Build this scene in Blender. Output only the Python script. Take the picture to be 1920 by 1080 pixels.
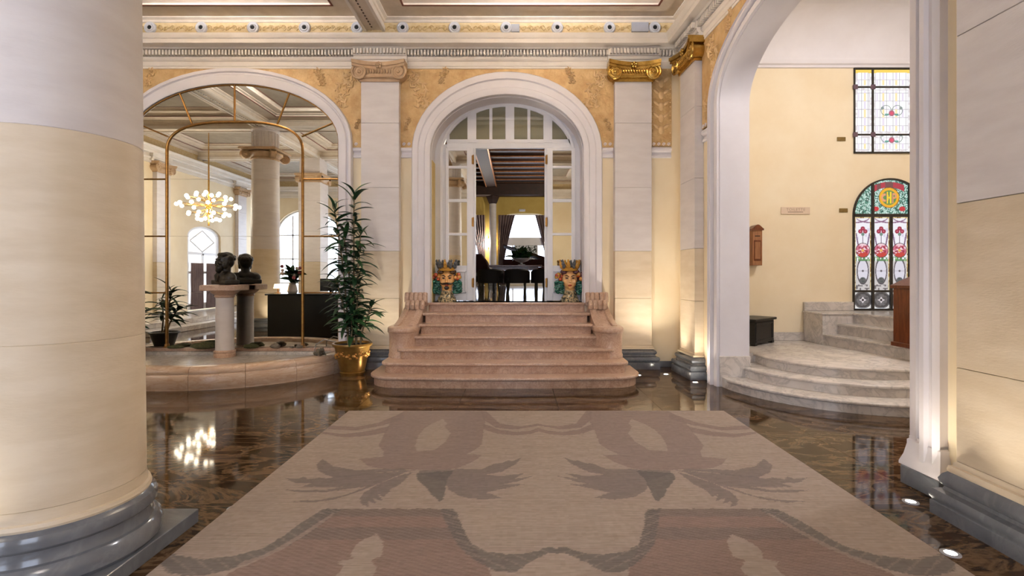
import bpy, math, random
import numpy as np
from mathutils import Vector, Matrix, Euler

random.seed(7)
PI = math.pi
SC = bpy.context.scene
COL = SC.collection
for _o in list(bpy.data.objects):
    bpy.data.objects.remove(_o)

# ------------------------------------------------------------------ camera
F = 950.0                      # focal length in pixels of the 1920 wide frame
VX, VY = 968.0, 515.0          # vanishing point of the room's long axis
H = 1.58                       # lens height
cam_d = bpy.data.cameras.new('camera')
cam_d.sensor_width = 36.0
cam_d.lens = F / 1920.0 * 36.0
cam_d.shift_x = -(VX - 960.0) / 1920.0
cam_d.shift_y = (VY - 540.0) / 1920.0
cam_d.clip_start = 0.05
cam = bpy.data.objects.new('camera', cam_d)
cam.location = (0, 0, H)
cam.rotation_euler = (PI / 2, 0, 0)
COL.objects.link(cam)
SC.camera = cam

# ------------------------------------------------------------------ colour management, world
SC.view_settings.view_transform = 'Standard'
SC.view_settings.look = 'None'
SC.view_settings.exposure = 2.08
SC.view_settings.gamma = 1.0
SC.view_settings.use_curve_mapping = False
try:
    SC.cycles.use_denoising = True
    SC.cycles.max_bounces = 8
    SC.cycles.diffuse_bounces = 4
    SC.cycles.glossy_bounces = 4
    SC.cycles.use_adaptive_sampling = True
    SC.cycles.adaptive_threshold = 0.02
    SC.cycles.transmission_bounces = 4
    SC.cycles.transparent_max_bounces = 6
    SC.cycles.sample_clamp_indirect = 6.0
    SC.cycles.caustics_reflective = False
    SC.cycles.caustics_refractive = False
except Exception:
    pass
world = bpy.data.worlds.new('world')
SC.world = world
world.use_nodes = True
world.node_tree.nodes['Background'].inputs[0].default_value = (0.86, 0.93, 1.0, 1)
world.node_tree.nodes['Background'].inputs[1].default_value = 1.0


def lin(c):
    if isinstance(c, str):
        c = c.lstrip('#')
        c = [int(c[i:i + 2], 16) / 255 for i in (0, 2, 4)]
    return tuple((x / 12.92 if x <= 0.04045 else ((x + 0.055) / 1.055) ** 2.4) for x in c)


def lamp(name, kind, loc, energy, color=(1, 1, 1), size=0.1, aim=None, spot=None, blend=0.6, sy=None, parent=None):
    d = bpy.data.lights.new(name, kind)
    d.energy = energy
    d.color = color
    if kind == 'AREA':
        d.size = size
        if sy:
            d.shape = 'RECTANGLE'; d.size_y = sy
    else:
        d.shadow_soft_size = size
    if kind == 'SPOT':
        d.spot_size = spot or 1.2
        d.spot_blend = blend
    o = bpy.data.objects.new(name, d)
    o.location = loc
    if aim is not None:
        o.rotation_euler = (Vector(aim) - Vector(loc)).to_track_quat('-Z', 'Y').to_euler()
    COL.objects.link(o)
    if parent:
        o.parent = parent
    return o


WARM = (1.0, 0.89, 0.73)
SOFT = (1.0, 0.985, 1.0)
DAY = (0.90, 0.95, 1.0)
E_UP, E_CH, E_WIN = 1.0, 1.0, 1.0

# ------------------------------------------------------------------ geometry helpers


class MB:
    def __init__(self, fn=None):
        self.v = []; self.f = []; self.fn = fn

    def add(self, vs, fs):
        b = len(self.v)
        if self.fn:
            vs = [self.fn(*p) for p in vs]
        self.v.extend([tuple(p) for p in vs])
        self.f.extend([tuple(i + b for i in q) for q in fs])
        return self

    def box(self, x0, x1, y0, y1, z0, z1, c=0.0):
        if c <= 0:
            vs = [(x, y, z) for z in (z0, z1) for y in (y0, y1) for x in (x0, x1)]
            fs = [(0, 2, 3, 1), (4, 5, 7, 6), (0, 1, 5, 4), (2, 6, 7, 3), (0, 4, 6, 2), (1, 3, 7, 5)]
            return self.add(vs, fs)
        # box with chamfered upright and top edges
        pts = [(x0 + c, y0), (x1 - c, y0), (x1, y0 + c), (x1, y1 - c), (x1 - c, y1), (x0 + c, y1), (x0, y1 - c), (x0, y0 + c)]
        cx, cy = (x0 + x1) / 2, (y0 + y1) / 2
        def ins(p, k): return (p[0] - k * (1 if p[0] > cx else -1), p[1] - k * (1 if p[1] > cy else -1))
        rings = [[(*ins(p, c), z0) for p in pts], [(*p, z0 + c) for p in pts], [(*p, z1 - c) for p in pts], [(*ins(p, c), z1) for p in pts]]
        return self.rings(rings, cap=True)

    def rings(self, rings, cap=True, loop=False, closed=True):
        n = len(rings[0]); vs = [p for r in rings for p in r]; fs = []
        m = len(rings)
        for i in range(m if loop else m - 1):
            a, b = i * n, ((i + 1) % m) * n
            for j in range(n if closed else n - 1):
                k = (j + 1) % n
                fs.append((a + j, a + k, b + k, b + j))
        if cap and not loop:
            fs.append(tuple(range(n))[::-1])
            fs.append(tuple(range((m - 1) * n, m * n)))
        return self.add(vs, fs)

    def lathe(self, prof, n=32, c=(0, 0, 0), a0=0.0, a1=2 * PI, axis='z', cap=True, sx=1.0, sy=1.0):
        full = abs(a1 - a0 - 2 * PI) < 1e-6
        rings = []
        k = n if full else n + 1
        for r, z in prof:
            ring = []
            for i in range(k):
                a = a0 + (a1 - a0) * i / n
                p = (r * math.cos(a) * sx, r * math.sin(a) * sy, z)
                if axis == 'y': p = (p[0], p[2], p[1])
                elif axis == 'x': p = (p[2], p[0], p[1])
                ring.append((p[0] + c[0], p[1] + c[1], p[2] + c[2]))
            rings.append(ring)
        return self.rings(rings, cap=cap, closed=full)

    def prism(self, poly, a, b, axis='y'):
        def m(p, t):
            if axis == 'y': return (p[0], t, p[1])
            if axis == 'x': return (t, p[0], p[1])
            return (p[0], p[1], t)
        return self.rings([[m(p, a) for p in poly], [m(p, b) for p in poly]], cap=True)

    def tube(self, path, r, n=8, cap=True, loop=False):
        path = [Vector(p) for p in path]
        m = len(path); rs = r if isinstance(r, (list, tuple)) else [r] * m
        rings = []; up = None
        for i, p in enumerate(path):
            if loop: t = path[(i + 1) % m] - path[i - 1]
            else: t = path[min(i + 1, m - 1)] - path[max(i - 1, 0)]
            t = t.normalized() if t.length > 1e-9 else Vector((0, 0, 1))
            if up is None:
                up = Vector((0, 0, 1)) if abs(t.z) < 0.9 else Vector((1, 0, 0))
            s = t.cross(up)
            if s.length < 1e-6: s = t.orthogonal()
            s.normalize(); up = s.cross(t).normalized()
            rings.append([tuple(p + (s * math.cos(2 * PI * j / n) + up * math.sin(2 * PI * j / n)) * rs[i]) for j in range(n)])
        return self.rings(rings, cap=cap, loop=loop)

    def ball(self, c, r, nu=12, nv=8, rot=None):
        if not isinstance(r, (list, tuple)): r = (r, r, r)
        vs = [(0, 0, -1)]; fs = []
        for i in range(1, nv):
            t = PI * i / nv
            for j in range(nu):
                a = 2 * PI * j / nu
                vs.append((math.sin(t) * math.cos(a), math.sin(t) * math.sin(a), -math.cos(t)))
        vs.append((0, 0, 1)); top = len(vs) - 1
        for j in range(nu):
            k = (j + 1) % nu
            fs.append((0, 1 + k, 1 + j))
            for i in range(nv - 2):
                a, b = 1 + i * nu, 1 + (i + 1) * nu
                fs.append((a + j, a + k, b + k, b + j))
            fs.append((1 + (nv - 2) * nu + j, 1 + (nv - 2) * nu + k, top))
        M = rot if rot is not None else Matrix.Identity(3)
        if isinstance(M, Euler): M = M.to_matrix()
        out = []
        for p in vs:
            q = M @ Vector((p[0] * r[0], p[1] * r[1], p[2] * r[2]))
            out.append((q.x + c[0], q.y + c[1], q.z + c[2]))
        return self.add(out, fs)

    def mesh(self, name, smooth=35):
        me = bpy.data.meshes.new(name)
        me.from_pydata(self.v, [], self.f)
        me.validate()
        fix_normals(me)
        if smooth:
            me.polygons.foreach_set('use_smooth', [True] * len(me.polygons))
            me.set_sharp_from_angle(angle=math.radians(smooth))
        return me

    def build(self, name, mat, parent=None, smooth=35, kind=None, loc=None, rz=None):
        return put(name, self.mesh(name, smooth), mat, parent, kind, loc, rz)


def fix_normals(me):
    import bmesh
    bm = bmesh.new(); bm.from_mesh(me)
    bmesh.ops.recalc_face_normals(bm, faces=bm.faces)
    bm.to_mesh(me); bm.free()


def put(name, me, mat, parent=None, kind=None, loc=None, rz=None):
    o = bpy.data.objects.new(name, me)
    if mat is not None and len(me.materials) == 0:
        me.materials.append(mat)
    COL.objects.link(o)
    if parent is not None: o.parent = parent
    if kind: o['kind'] = kind
    if loc is not None: o.location = loc
    if rz is not None: o.rotation_euler[2] = rz
    return o


def thing(name, label, cat, loc=(0, 0, 0), rz=0.0, group=None):
    o = bpy.data.objects.new(name, None)
    o.empty_display_size = 0.1
    COL.objects.link(o)
    o.location = loc
    o.rotation_euler = (0, 0, rz)
    return tag(o, label, cat, group)


def tag(o, label, cat, group=None):
    o['label'] = label; o['category'] = cat
    if group: o['group'] = group
    return o


def kids(o):
    return [c for c in bpy.data.objects if c.parent == o]


def copy_tree(o, parent=None):
    c = o.copy(); COL.objects.link(c); c.parent = parent
    for ch in kids(o):
        copy_tree(ch, c)
    return c


def voxel(mb, size, smooth_it=6, fac=0.5):
    """fuse the overlapping closed pieces of mb into one skin"""
    me = bpy.data.meshes.new('tmp'); me.from_pydata(mb.v, [], mb.f); me.validate(); fix_normals(me)
    o = bpy.data.objects.new('tmp', me); COL.objects.link(o)
    r = o.modifiers.new('r', 'REMESH'); r.mode = 'VOXEL'; r.voxel_size = size
    s = o.modifiers.new('s', 'SMOOTH'); s.iterations = smooth_it; s.factor = fac
    dg = bpy.context.evaluated_depsgraph_get()
    out = bpy.data.meshes.new_from_object(o.evaluated_get(dg))
    bpy.data.objects.remove(o); bpy.data.meshes.remove(me)
    out.polygons.foreach_set('use_smooth', [True] * len(out.polygons))
    return out


def arch(cx, a, zs, b, z0, n=28, e=2.0):
    """outline of an arched opening, left foot to right foot, as (x, z)"""
    pts = [(cx - a, z0)]
    for i in range(n + 1):
        t = PI - PI * i / n
        c, s = math.cos(t), math.sin(t)
        pts.append((cx + a * math.copysign(abs(c) ** (2 / e), c), zs + b * abs(s) ** (2 / e)))
    pts.append((cx + a, z0))
    return pts


def wall(mb, x0, x1, z0, z1, y0, y1, openings=()):
    """flat wall slab between y0 (front) and y1 (back) with arched or square openings"""
    ops = sorted(openings, key=lambda o: o[0][0])
    cur = x0
    def quad(pts):
        for y in (y0, y1):
            mb.add([(p[0], y, p[1]) for p in pts], [tuple(range(len(pts)))])
    for op in ops:
        l, r = op[0][0], op[-1][0]
        quad([(cur, z0), (l, z0), (l, z1), (cur, z1)])
        if op[0][1] > z0 + 1e-4:
            quad([(l, z0), (r, z0), (r, op[0][1]), (l, op[0][1])])
        for p, q in zip(op, op[1:]):
            if q[0] - p[0] > 1e-6:
                quad([p, q, (q[0], z1), (p[0], z1)])
            mb.add([(p[0], y0, p[1]), (q[0], y0, q[1]), (q[0], y1, q[1]), (p[0], y1, p[1])], [(0, 1, 2, 3)])
        if op[0][1] > z0 + 1e-4:
            p, q = op[-1], op[0]
            mb.add([(p[0], y0, p[1]), (q[0], y0, q[1]), (q[0], y1, q[1]), (p[0], y1, p[1])], [(0, 1, 2, 3)])
        cur = r
    quad([(cur, z0), (x1, z0), (x1, z1), (cur, z1)])
    for xa in (x0, x1):
        mb.add([(xa, y0, z0), (xa, y1, z0), (xa, y1, z1), (xa, y0, z1)], [(0, 1, 2, 3)])
    for za in (z1,):
        mb.add([(x0, y0, za), (x1, y0, za), (x1, y1, za), (x0, y1, za)], [(0, 1, 2, 3)])
    return mb


def band(mb, inner, outer, prof):
    """moulded band between two matching outlines; prof = [(t across 0..1, y)], closed section"""
    rings = []
    for p, q in zip(inner, outer):
        rings.append([(p[0] + (q[0] - p[0]) * t, y, p[1] + (q[1] - p[1]) * t) for t, y in prof])
    return mb.rings(rings, cap=True)


def fillpoly(mb, poly, y0, y1):
    """solid plate from an outline in x, z"""
    return mb.prism(poly, y0, y1, 'y')


# ------------------------------------------------------------------ materials
MATS = {}


def pm(name, c1, c2=None, scale=4.0, rough=0.5, bump=0.0, bscale=40.0, metal=0.0, stretch=(1, 1, 1), spec=0.5, coat=0.0,
       vein=None, vscale=2.0, rand=0.0, contrast=(0.35, 0.65), detail=6, croughness=0.05, bdist=0.01):
    m = bpy.data.materials.new(name); m.use_nodes = True
    nt = m.node_tree; N = nt.nodes; L = nt.links
    b = N['Principled BSDF']
    b.inputs['Roughness'].default_value = rough
    b.inputs['Metallic'].default_value = metal
    b.inputs['Specular IOR Level'].default_value = spec
    b.inputs['Coat Weight'].default_value = coat
    b.inputs['Coat Roughness'].default_value = croughness
    c1 = lin(c1); c2 = lin(c2) if c2 else c1
    tc = N.new('ShaderNodeTexCoord'); mp = N.new('ShaderNodeMapping')
    mp.inputs['Scale'].default_value = stretch
    src = tc.outputs['Object']
    if rand:
        oi = N.new('ShaderNodeObjectInfo'); ml = N.new('ShaderNodeVectorMath'); ml.operation = 'MULTIPLY_ADD'
        cb = N.new('ShaderNodeCombineXYZ')
        for i in range(3): L.new(oi.outputs['Random'], cb.inputs[i])
        L.new(cb.outputs[0], ml.inputs[0]); ml.inputs[1].default_value = (rand, rand * 1.7, rand * 0.6)
        L.new(src, ml.inputs[2]); src = ml.outputs[0]
    L.new(src, mp.inputs['Vector'])
    nz = N.new('ShaderNodeTexNoise'); nz.inputs['Scale'].default_value = scale; nz.inputs['Detail'].default_value = detail
    nz.inputs['Roughness'].default_value = 0.6
    L.new(mp.outputs[0], nz.inputs['Vector'])
    cr = N.new('ShaderNodeValToRGB')
    cr.color_ramp.elements[0].position = contrast[0]; cr.color_ramp.elements[1].position = contrast[1]
    cr.color_ramp.elements[0].color = (*c1, 1); cr.color_ramp.elements[1].color = (*c2, 1)
    L.new(nz.outputs['Fac'], cr.inputs[0])
    out = cr.outputs[0]
    if vein:
        nv = N.new('ShaderNodeTexNoise'); nv.inputs['Scale'].default_value = vscale; nv.inputs['Detail'].default_value = 8
        nv.inputs['Distortion'].default_value = 1.6; nv.inputs['Roughness'].default_value = 0.62
        L.new(mp.outputs[0], nv.inputs['Vector'])
        vr = N.new('ShaderNodeValToRGB')
        e = vr.color_ramp.elements
        e[0].position = 0.44; e[0].color = (0, 0, 0, 1)
        e[1].position = 0.56; e[1].color = (0, 0, 0, 1)
        k = e.new(0.5); k.color = (1, 1, 1, 1)
        L.new(nv.outputs['Fac'], vr.inputs[0])
        mx = N.new('ShaderNodeMix'); mx.data_type = 'RGBA'
        mul = N.new('ShaderNodeMath'); mul.operation = 'MULTIPLY'; mul.inputs[1].default_value = vein[1]
        L.new(vr.outputs[0], mul.inputs[0]); L.new(mul.outputs[0], mx.inputs[0])
        L.new(out, mx.inputs[6]); mx.inputs[7].default_value = (*lin(vein[0]), 1)
        out = mx.outputs[2]
    L.new(out, b.inputs['Base Color'])
    if bump:
        nb = N.new('ShaderNodeTexNoise'); nb.inputs['Scale'].default_value = bscale; nb.inputs['Detail'].default_value = 4
        L.new(mp.outputs[0], nb.inputs['Vector'])
        bp = N.new('ShaderNodeBump'); bp.inputs['Strength'].default_value = bump; bp.inputs['Distance'].default_value = bdist
        L.new(nb.outputs['Fac'], bp.inputs['Height']); L.new(bp.outputs[0], b.inputs['Normal'])
    MATS[name] = m
    return m


def emis(name, color, strength, attr=None):
    m = bpy.data.materials.new(name); m.use_nodes = True
    nt = m.node_tree; N = nt.nodes; L = nt.links
    b = N['Principled BSDF']
    b.inputs['Base Color'].default_value = (*lin(color), 1)
    b.inputs['Roughness'].default_value = 0.25
    b.inputs['Emission Color'].default_value = (*lin(color), 1)
    b.inputs['Emission Strength'].default_value = strength
    if attr:
        a = N.new('ShaderNodeVertexColor'); a.layer_name = attr
        L.new(a.outputs[0], b.inputs['Emission Color']); b.inputs['Base Color'].default_value = (.03, .03, .03, 1)
    MATS[name] = m
    return m


cream = pm('cream_plaster', '#e5d3b2', '#ebdcbf', 1.3, 0.75, 0.05, 30)
ochre_reveal = pm('ochre_plaster', '#d9bf7e', '#cfb574', 2, 0.7)
whitep = pm('white_plaster', '#d8d3d6', '#dfdbdf', 1.5, 0.62, 0.04, 25)
whitewood = pm('white_paint', '#dcdbde', '#e2e1e4', 2, 0.32)
stone_hi = pm('pale_stone', '#cdc6c5', '#d6d0cf', 2.2, 0.5, 0.10, 30, stretch=(1, 1, 4), rand=3)
stone_lo = pm('beige_stone', '#cab99f', '#d5c6af', 2.2, 0.48, 0.12, 30, stretch=(1, 1, 4), rand=3)
cornice_m = pm('cornice_plaster', '#d8d0c6', '#e0d9d1', 3, 0.6, 0.05, 30)
ceil_m = pm('ceiling_plaster', '#cabcab', '#d6c9b9', 5, 0.7, 0.08, 20)
ceil_panel = pm('ceiling_panel_paint', '#8d8170', '#9b8f7d', 5, 0.7, 0.05, 20)
redline = pm('red_line_paint', '#7c4436', '#6c392e', 6, 0.6)
frieze_m = pm('ochre_frieze', '#c6ad7e', '#d4bf96', 14, 0.6, 0.2, 30)
frieze_r = pm('frieze_relief', '#d8c194', '#b0915c', 18, 0.55)
gold = pm('gilding', '#a9853f', '#cfa95c', 7, 0.26, 0.3, 60, metal=0.95)
ochrecap = pm('ochre_capital', '#b39472', '#c2a584', 7, 0.5, 0.2, 50)
stucco = pm('gold_stucco', '#b8935f', '#cfae7c', 5, 0.5, 0.9, 11, metal=0.1, bdist=0.03)
stucco_rel = pm('gold_stucco_relief', '#d0ad7b', '#e0c294', 6, 0.45, 0.3, 25, metal=0.15)
greym = pm('grey_marble', '#5a5d63', '#6d7076', 2.5, 0.16, vein=('#878a90', 0.22), vscale=2.2, coat=0.2)
darkm = pm('brown_marble', '#1a110b', '#4e3823', 3.0, 0.06, spec=0.2, vein=('#94785a', 0.42), vscale=2.2, rand=9, contrast=(0.3, 0.72), stretch=(.7, 1.6, 1))
grout = pm('dark_joint', '#17110c', rough=0.5)
pinkm = pm('rosy_marble', '#ba9a84', '#caae9a', 5, 0.28, 0.03, 60, vein=('#96705a', 0.45), vscale=9, rand=5)
pinkd = pm('rosy_marble_riser', '#b39078', '#c6a68e', 6, 0.3, 0.03, 60, vein=('#8c6650', 0.55), vscale=11, rand=5)
basinm = pm('honey_marble', '#c1a58d', '#cfb7a2', 3, 0.22, 0.03, 40, stretch=(1, 1, 5), vein=('#a87f5c', 0.4), vscale=2.4, rand=6)
whitem = pm('white_marble', '#c3bab2', '#d2cbc4', 3, 0.22, vein=('#8f8a87', 0.45), vscale=2.8, rand=7, coat=0.2)
brass = pm('aged_brass', '#8b6334', '#a4793f', 20, 0.32, metal=0.85)
brightbrass = pm('polished_brass', '#c79a4a', '#d8ae60', 10, 0.2, metal=0.9)
bronze = pm('dark_bronze', '#16130f', '#262019', 12, 0.38, 0.1, 60, metal=0.3)
blackwood = pm('black_wood', '#0f0e0d', '#1c1a17', 6, 0.4, stretch=(1, 1, 6))
blackdesk = pm('black_lacquer', '#070707', '#0b0b0b', 6, 0.25)
redwood = pm('mahogany', '#5a2a14', '#7c4222', 5, 0.28, stretch=(6, 6, 0.8), vein=('#3d1a0b', 0.4), vscale=4)
lightwood = pm('chestnut_wood', '#8a5a38', '#a06e48', 6, 0.4, stretch=(6, 6, 0.8))
ceilwood = pm('ceiling_mahogany', '#22100a', '#361a10', 6, 0.6, stretch=(1, 6, 1))
copper = pm('copper_moulding', '#a2673f', '#bf8457', 12, 0.3, metal=0.4)
leafm = pm('dark_leaf', '#12281a', '#25482a', 8, 0.35)
leafm2 = pm('mid_leaf', '#1d3a22', '#34592f', 8, 0.35)
canem = pm('cane_bark', '#6d5c44', '#8b7859', 20, 0.7, 0.3, 60)
soilm = pm('potting_soil', '#1f1610', '#33251a', 40, 0.95, 0.6, 60)
potgold = pm('gilded_pot', '#83622f', '#a07c40', 6, 0.30, 0.1, 30, metal=0.65)
potrel = pm('gilded_pot_relief', '#c99a55', '#b98140', 10, 0.35, metal=0.5)
curtainm = pm('taupe_curtain', '#6a5a5c', '#7c6b6c', 3, 0.8)
velvet = pm('burgundy_velvet', '#2a070d', '#3a0b14', 6, 0.8)
velvetb = pm('black_velvet', '#0d0809', '#150c0e', 6, 0.8)
yellowp = pm('yellow_plaster', '#b59a4e', '#c0a65b', 2, 0.7)
darkiron = pm('dark_iron', '#2b2722', '#393430', 12, 0.45, metal=0.3)
plumiron = pm('plum_iron', '#5a4450', '#66505c', 12, 0.5)
signm = pm('cream_sign', '#dac4ac', '#d6bfa6', 5, 0.5)
lettering = pm('grey_lettering', '#a98f7c', rough=0.6)
darklettering = pm('dark_lettering', '#5a4032', rough=0.6)
plaquem = pm('bronze_plaque', '#8b713f', '#7d6435', 20, 0.4, metal=0.4)
greyplast = pm('grey_plastic', '#9b9da6', '#a5a7b0', 5, 0.5)
ringm = pm('white_porcelain', '#b9b9be', '#c6c6ca', 6, 0.3)
blackhole = pm('black_socket', '#050505', rough=0.8)
mossm = pm('moss', '#3c3f26', '#5b5a38', 40, 0.95, 0.8, 70)
rockm = pm('grey_rock', '#6b6257', '#8a7f70', 14, 0.9, 0.6, 40)
frogm = pm('frog_bronze', '#4b4438', '#655b4a', 20, 0.5, 0.3, 60)
floor2 = pm('grey_room_floor', '#57524e', '#6a645f', 3, 0.06, vein=('#8d8781', 0.3), vscale=2.5)
skin = pm('painted_skin', '#dca25a', '#e6b272', 5, 0.22, coat=0.5)
skin2 = pm('painted_fair_skin', '#e0a968', '#ebbf8b', 5, 0.22, coat=0.5)
cer_brown = pm('brown_glaze', '#3a2313', '#5a3a1d', 22, 0.25, coat=0.5)
cer_black = pm('black_glaze', '#1b0f0b', '#2a1710', 20, 0.25, coat=0.5)
cer_green = pm('teal_green_glaze', '#0b4a3f', '#156a55', 18, 0.2, coat=0.6)
cer_red = pm('red_glaze', '#a83a1c', '#c25a2a', 20, 0.22, coat=0.5)
cer_orange = pm('orange_glaze', '#c9823a', '#d8a055', 20, 0.22, coat=0.5)
cer_gold = pm('ochre_glaze', '#b5822a', '#d09b3c', 16, 0.22, coat=0.5)
cer_blue = pm('grey_blue_glaze', '#3c4148', '#575a5c', 18, 0.22, coat=0.5)
cer_plum = pm('plum_glaze', '#4d2a33', '#6a3a42', 20, 0.25, coat=0.5)
cer_base = pm('spotted_glaze', '#c9b48a', '#40423a', 26, 0.22, coat=0.5, contrast=(0.42, 0.56))
lipm = pm('lip_glaze', '#a4402c', rough=0.25)
bulb = emis('lit_bulb', '#fff1dc', 6.0)
sconce_e = emis('lit_sconce', '#ffe2a8', 14.0)
uplight_e = emis('lit_floor_lamp', '#fff4e0', 30.0)
daylight = emis('daylit_glass', '#d9e6ff', 1.75)
daylight2 = emis('daylit_pane', '#f1f5ff', .30)
garden = pm('garden_view', '#d8dde0', '#2b332b', 16, 0.9, contrast=(0.47, 0.53))
flower_w = pm('white_petal', '#e4d7d2', '#d9c4c0', 20, 0.6)
flower_p = pm('pink_petal', '#b9656f', '#a34a58', 20, 0.6)

mir = bpy.data.materials.new('mirror_silver'); mir.use_nodes = True
_b = mir.node_tree.nodes['Principled BSDF']
_b.inputs['Metallic'].default_value = 1.0; _b.inputs['Roughness'].default_value = 0.0
_b.inputs['Base Color'].default_value = (0.86, 0.86, 0.80, 1)
panemir = bpy.data.materials.new('reflective_pane'); panemir.use_nodes = True
_b = panemir.node_tree.nodes['Principled BSDF']
_b.inputs['Metallic'].default_value = 1.0; _b.inputs['Roughness'].default_value = 0.02
_b.inputs['Base Color'].default_value = (0.72, 0.70, 0.62, 1)
transom = bpy.data.materials.new('transom_glass'); transom.use_nodes = True
_b = transom.node_tree.nodes['Principled BSDF']
_b.inputs['Base Color'].default_value = (*lin('#77745c'), 1); _b.inputs['Roughness'].default_value = 0.03
_b.inputs['Coat Weight'].default_value = 1.0; _b.inputs['Specular IOR Level'].default_value = 1.0

# ------------------------------------------------------------------ where things stand
YB = 8.70                       # face of the back wall
XC = 2.80                       # back corner on the right
AR = 0.05                       # the right wall opens slightly towards the camera
XL, YF = -11.5, -6.0            # left and front walls
ZL = 1.106                      # landing and room beyond
PCX, MCX = -0.158, -4.81        # centres of the portal and of the mirror


def RW(s, y, z):
    n = -y
    return (XC + s * math.sin(AR) - n * math.cos(AR), YB - s * math.cos(AR) - n * math.sin(AR), z)


def BW(x, y, z): return (x, YB + y, z)
def LW(s, y, z): return (XL - y, YB - s, z)          # left wall, s runs towards the front, y into the wall
def FW(s, y, z): return (s, YF - y, z)               # front wall


def own(root, o):
    """part given in world coordinates under an unrotated root"""
    o.parent = root
    o.matrix_parent_inverse = Matrix.Translation(-Vector(root.location))
    return o


def S(o, kind='structure'):
    o['kind'] = kind
    return o


# ------------------------------------------------------------------ floor
fl = S(MB().box(-11.6, 8.6, -6.1, 9.1, -0.25, -0.012).build('floor', grout, smooth=0))
TS = 1.2
tile_me = MB().box(-TS / 2 + .0022, TS / 2 - .0022, -TS / 2 + .0022, TS / 2 - .0022, -0.012, 0.0).mesh('tile', 0)
tile_me.materials.append(darkm)
for i in range(14):
    for j in range(13):
        x = -11.5 + TS * (i + .5); y = 8.7 - TS * (j + .5)
        if x > 5.0: continue
        put('tile', tile_me, None, fl, loc=(x, y, 0))

# ------------------------------------------------------------------ walls
portal_in = arch(PCX, 1.30, 3.68, 0.96, ZL)
portal_out = arch(PCX, 1.625, 3.68, 1.36, ZL)
S(wall(MB(BW), XL - .3, XC + .35, 0, 6.35, 0, 0.45, [portal_in]).build('wall_back', cream, smooth=20))
side_in = arch(3.2, 1.65, 4.0, 0.85, 0.0)
side_out = arch(3.2, 1.92, 4.0, 1.08, 0.0)
S(wall(MB(RW), -0.45, 14.9, 0, 6.35, 0, 0.40, [side_in]).build('wall_right', cream, smooth=20))
win_l = arch(10.1, 1.0, 2.95, 0.40, 0.30)
S(wall(MB(LW), -0.3, 15.0, 0, 6.35, 0, 0.4, [win_l]).build('wall_left', cream, smooth=20))
FWIN = [(-9.6, 1.45), (-4.8, 1.35), (0.2, 1.35)]
fw_ops = [arch(c, a, 3.5, 1.1, 0.35) for c, a in FWIN]
S(wall(MB(FW), XL - .3, 4.0, 0, 6.35, 0, 0.4, fw_ops).build('wall_front', cream, smooth=20))

# door reveal, painted ochre inside the portal
mb = MB(BW)
band(mb, arch(PCX, 1.292, 3.68, .952, ZL), arch(PCX, 1.302, 3.68, .962, ZL), [(0, -.005), (1, -.005), (1, .40), (0, .40)])
S(mb.build('trim_1', whitep))
S(MB(BW).box(PCX - 1.30, PCX - 1.286, -.004, .40, ZL, 3.55).build('trim_46', ochre_reveal, smooth=0))
mb = MB(BW)
band(mb, portal_in, portal_out, [(0, 0), (0, -.12), (.08, -.135), (.28, -.135), (.33, -.10), (.62, -.10), (.67, -.125), (.93, -.125), (1, -.07), (1, 0)])
S(mb.build('trim_2', whitep))
mir_in = arch(MCX, 1.785, 3.86, .97, .34)
mir_out = arch(MCX, 2.01, 3.86, 1.245, .34)
mb = MB(BW)
band(mb, mir_in, mir_out, [(0, 0), (0, -.09), (.10, -.10), (.55, -.10), (.62, -.07), (.70, -.07), (.76, -.10), (.95, -.10), (1, -.05), (1, 0)])
S(mb.build('trim_3', whitep))
mb = MB(RW)
band(mb, side_in, side_out, [(0, .0), (0, -.05), (.25, -.06), (.30, -.03), (.42, -.03), (.48, -.09), (.62, -.09), (.66, -.06), (.80, -.06), (.86, -.085), (1, -.06), (1, 0)])
t4 = S(mb.build('trim_4', whitep))
# bead string along the side arch
mb = MB(RW)
bd = arch(3.2, 1.65 + .27 * .36, 4.0, .85 + .23 * .36, .30, n=60)
path = []
for p, q in zip(bd, bd[1:]):
    L_ = math.hypot(q[0] - p[0], q[1] - p[1]); k = max(1, int(L_ / .045))
    for i in range(k): path.append((p[0] + (q[0] - p[0]) * i / k, p[1] + (q[1] - p[1]) * i / k))
for p in path: mb.ball((p[0], -.035, p[1]), (.013, .013, .017), 6, 4)
o = S(mb.build('bead_string', whitep, t4), 'stuff')
# lining of the side arch
mb = MB(RW)
band(mb, arch(3.2, 1.642, 4.0, .842, .42), arch(3.2, 1.655, 4.0, .855, .42), [(0, -.01), (1, -.01), (1, .42), (0, .42)])
S(mb.build('trim_5', whitep))
for nm, s0, s1 in (('trim_6', 1.50, 1.572), ('trim_7', 4.828, 4.90)):
    S(MB(RW).box(s0, s1, -.012, .43, 0, .43, .006).build(nm, whitem))

# gilt stucco in the spandrels
def spandrel(name, fn, x0, x1, curve, zb, zt, th=.035, rel=()):
    pts = [p for p in curve if x0 - 1e-6 <= p[0] <= x1 + 1e-6 and p[1] >= zb]
    lo = curve[0][0]; hi = curve[-1][0]
    poly = []
    if x0 < lo: poly += [(x0, zb), (lo, zb)]
    elif pts and pts[0][0] > x0 + 1e-3: pass
    poly += pts
    if x1 > hi: poly += [(hi, zb), (x1, zb)]
    poly += [(x1, zt), (x0, zt)]
    out = []
    for p in poly:
        if not out or abs(p[0] - out[-1][0]) + abs(p[1] - out[-1][1]) > 1e-4: out.append(p)
    mb = MB(fn); mb.prism(out, 0, -th, 'y')
    o = S(mb.build(name, stucco, smooth=20))
    for (cx, cz, sz, fl_) in rel:
        m2 = MB(fn); scroll(m2, cx, cz, sz, fl_, -th)
        S(m2.build('acanthus_scroll', stucco_rel, o))
    return o


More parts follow.
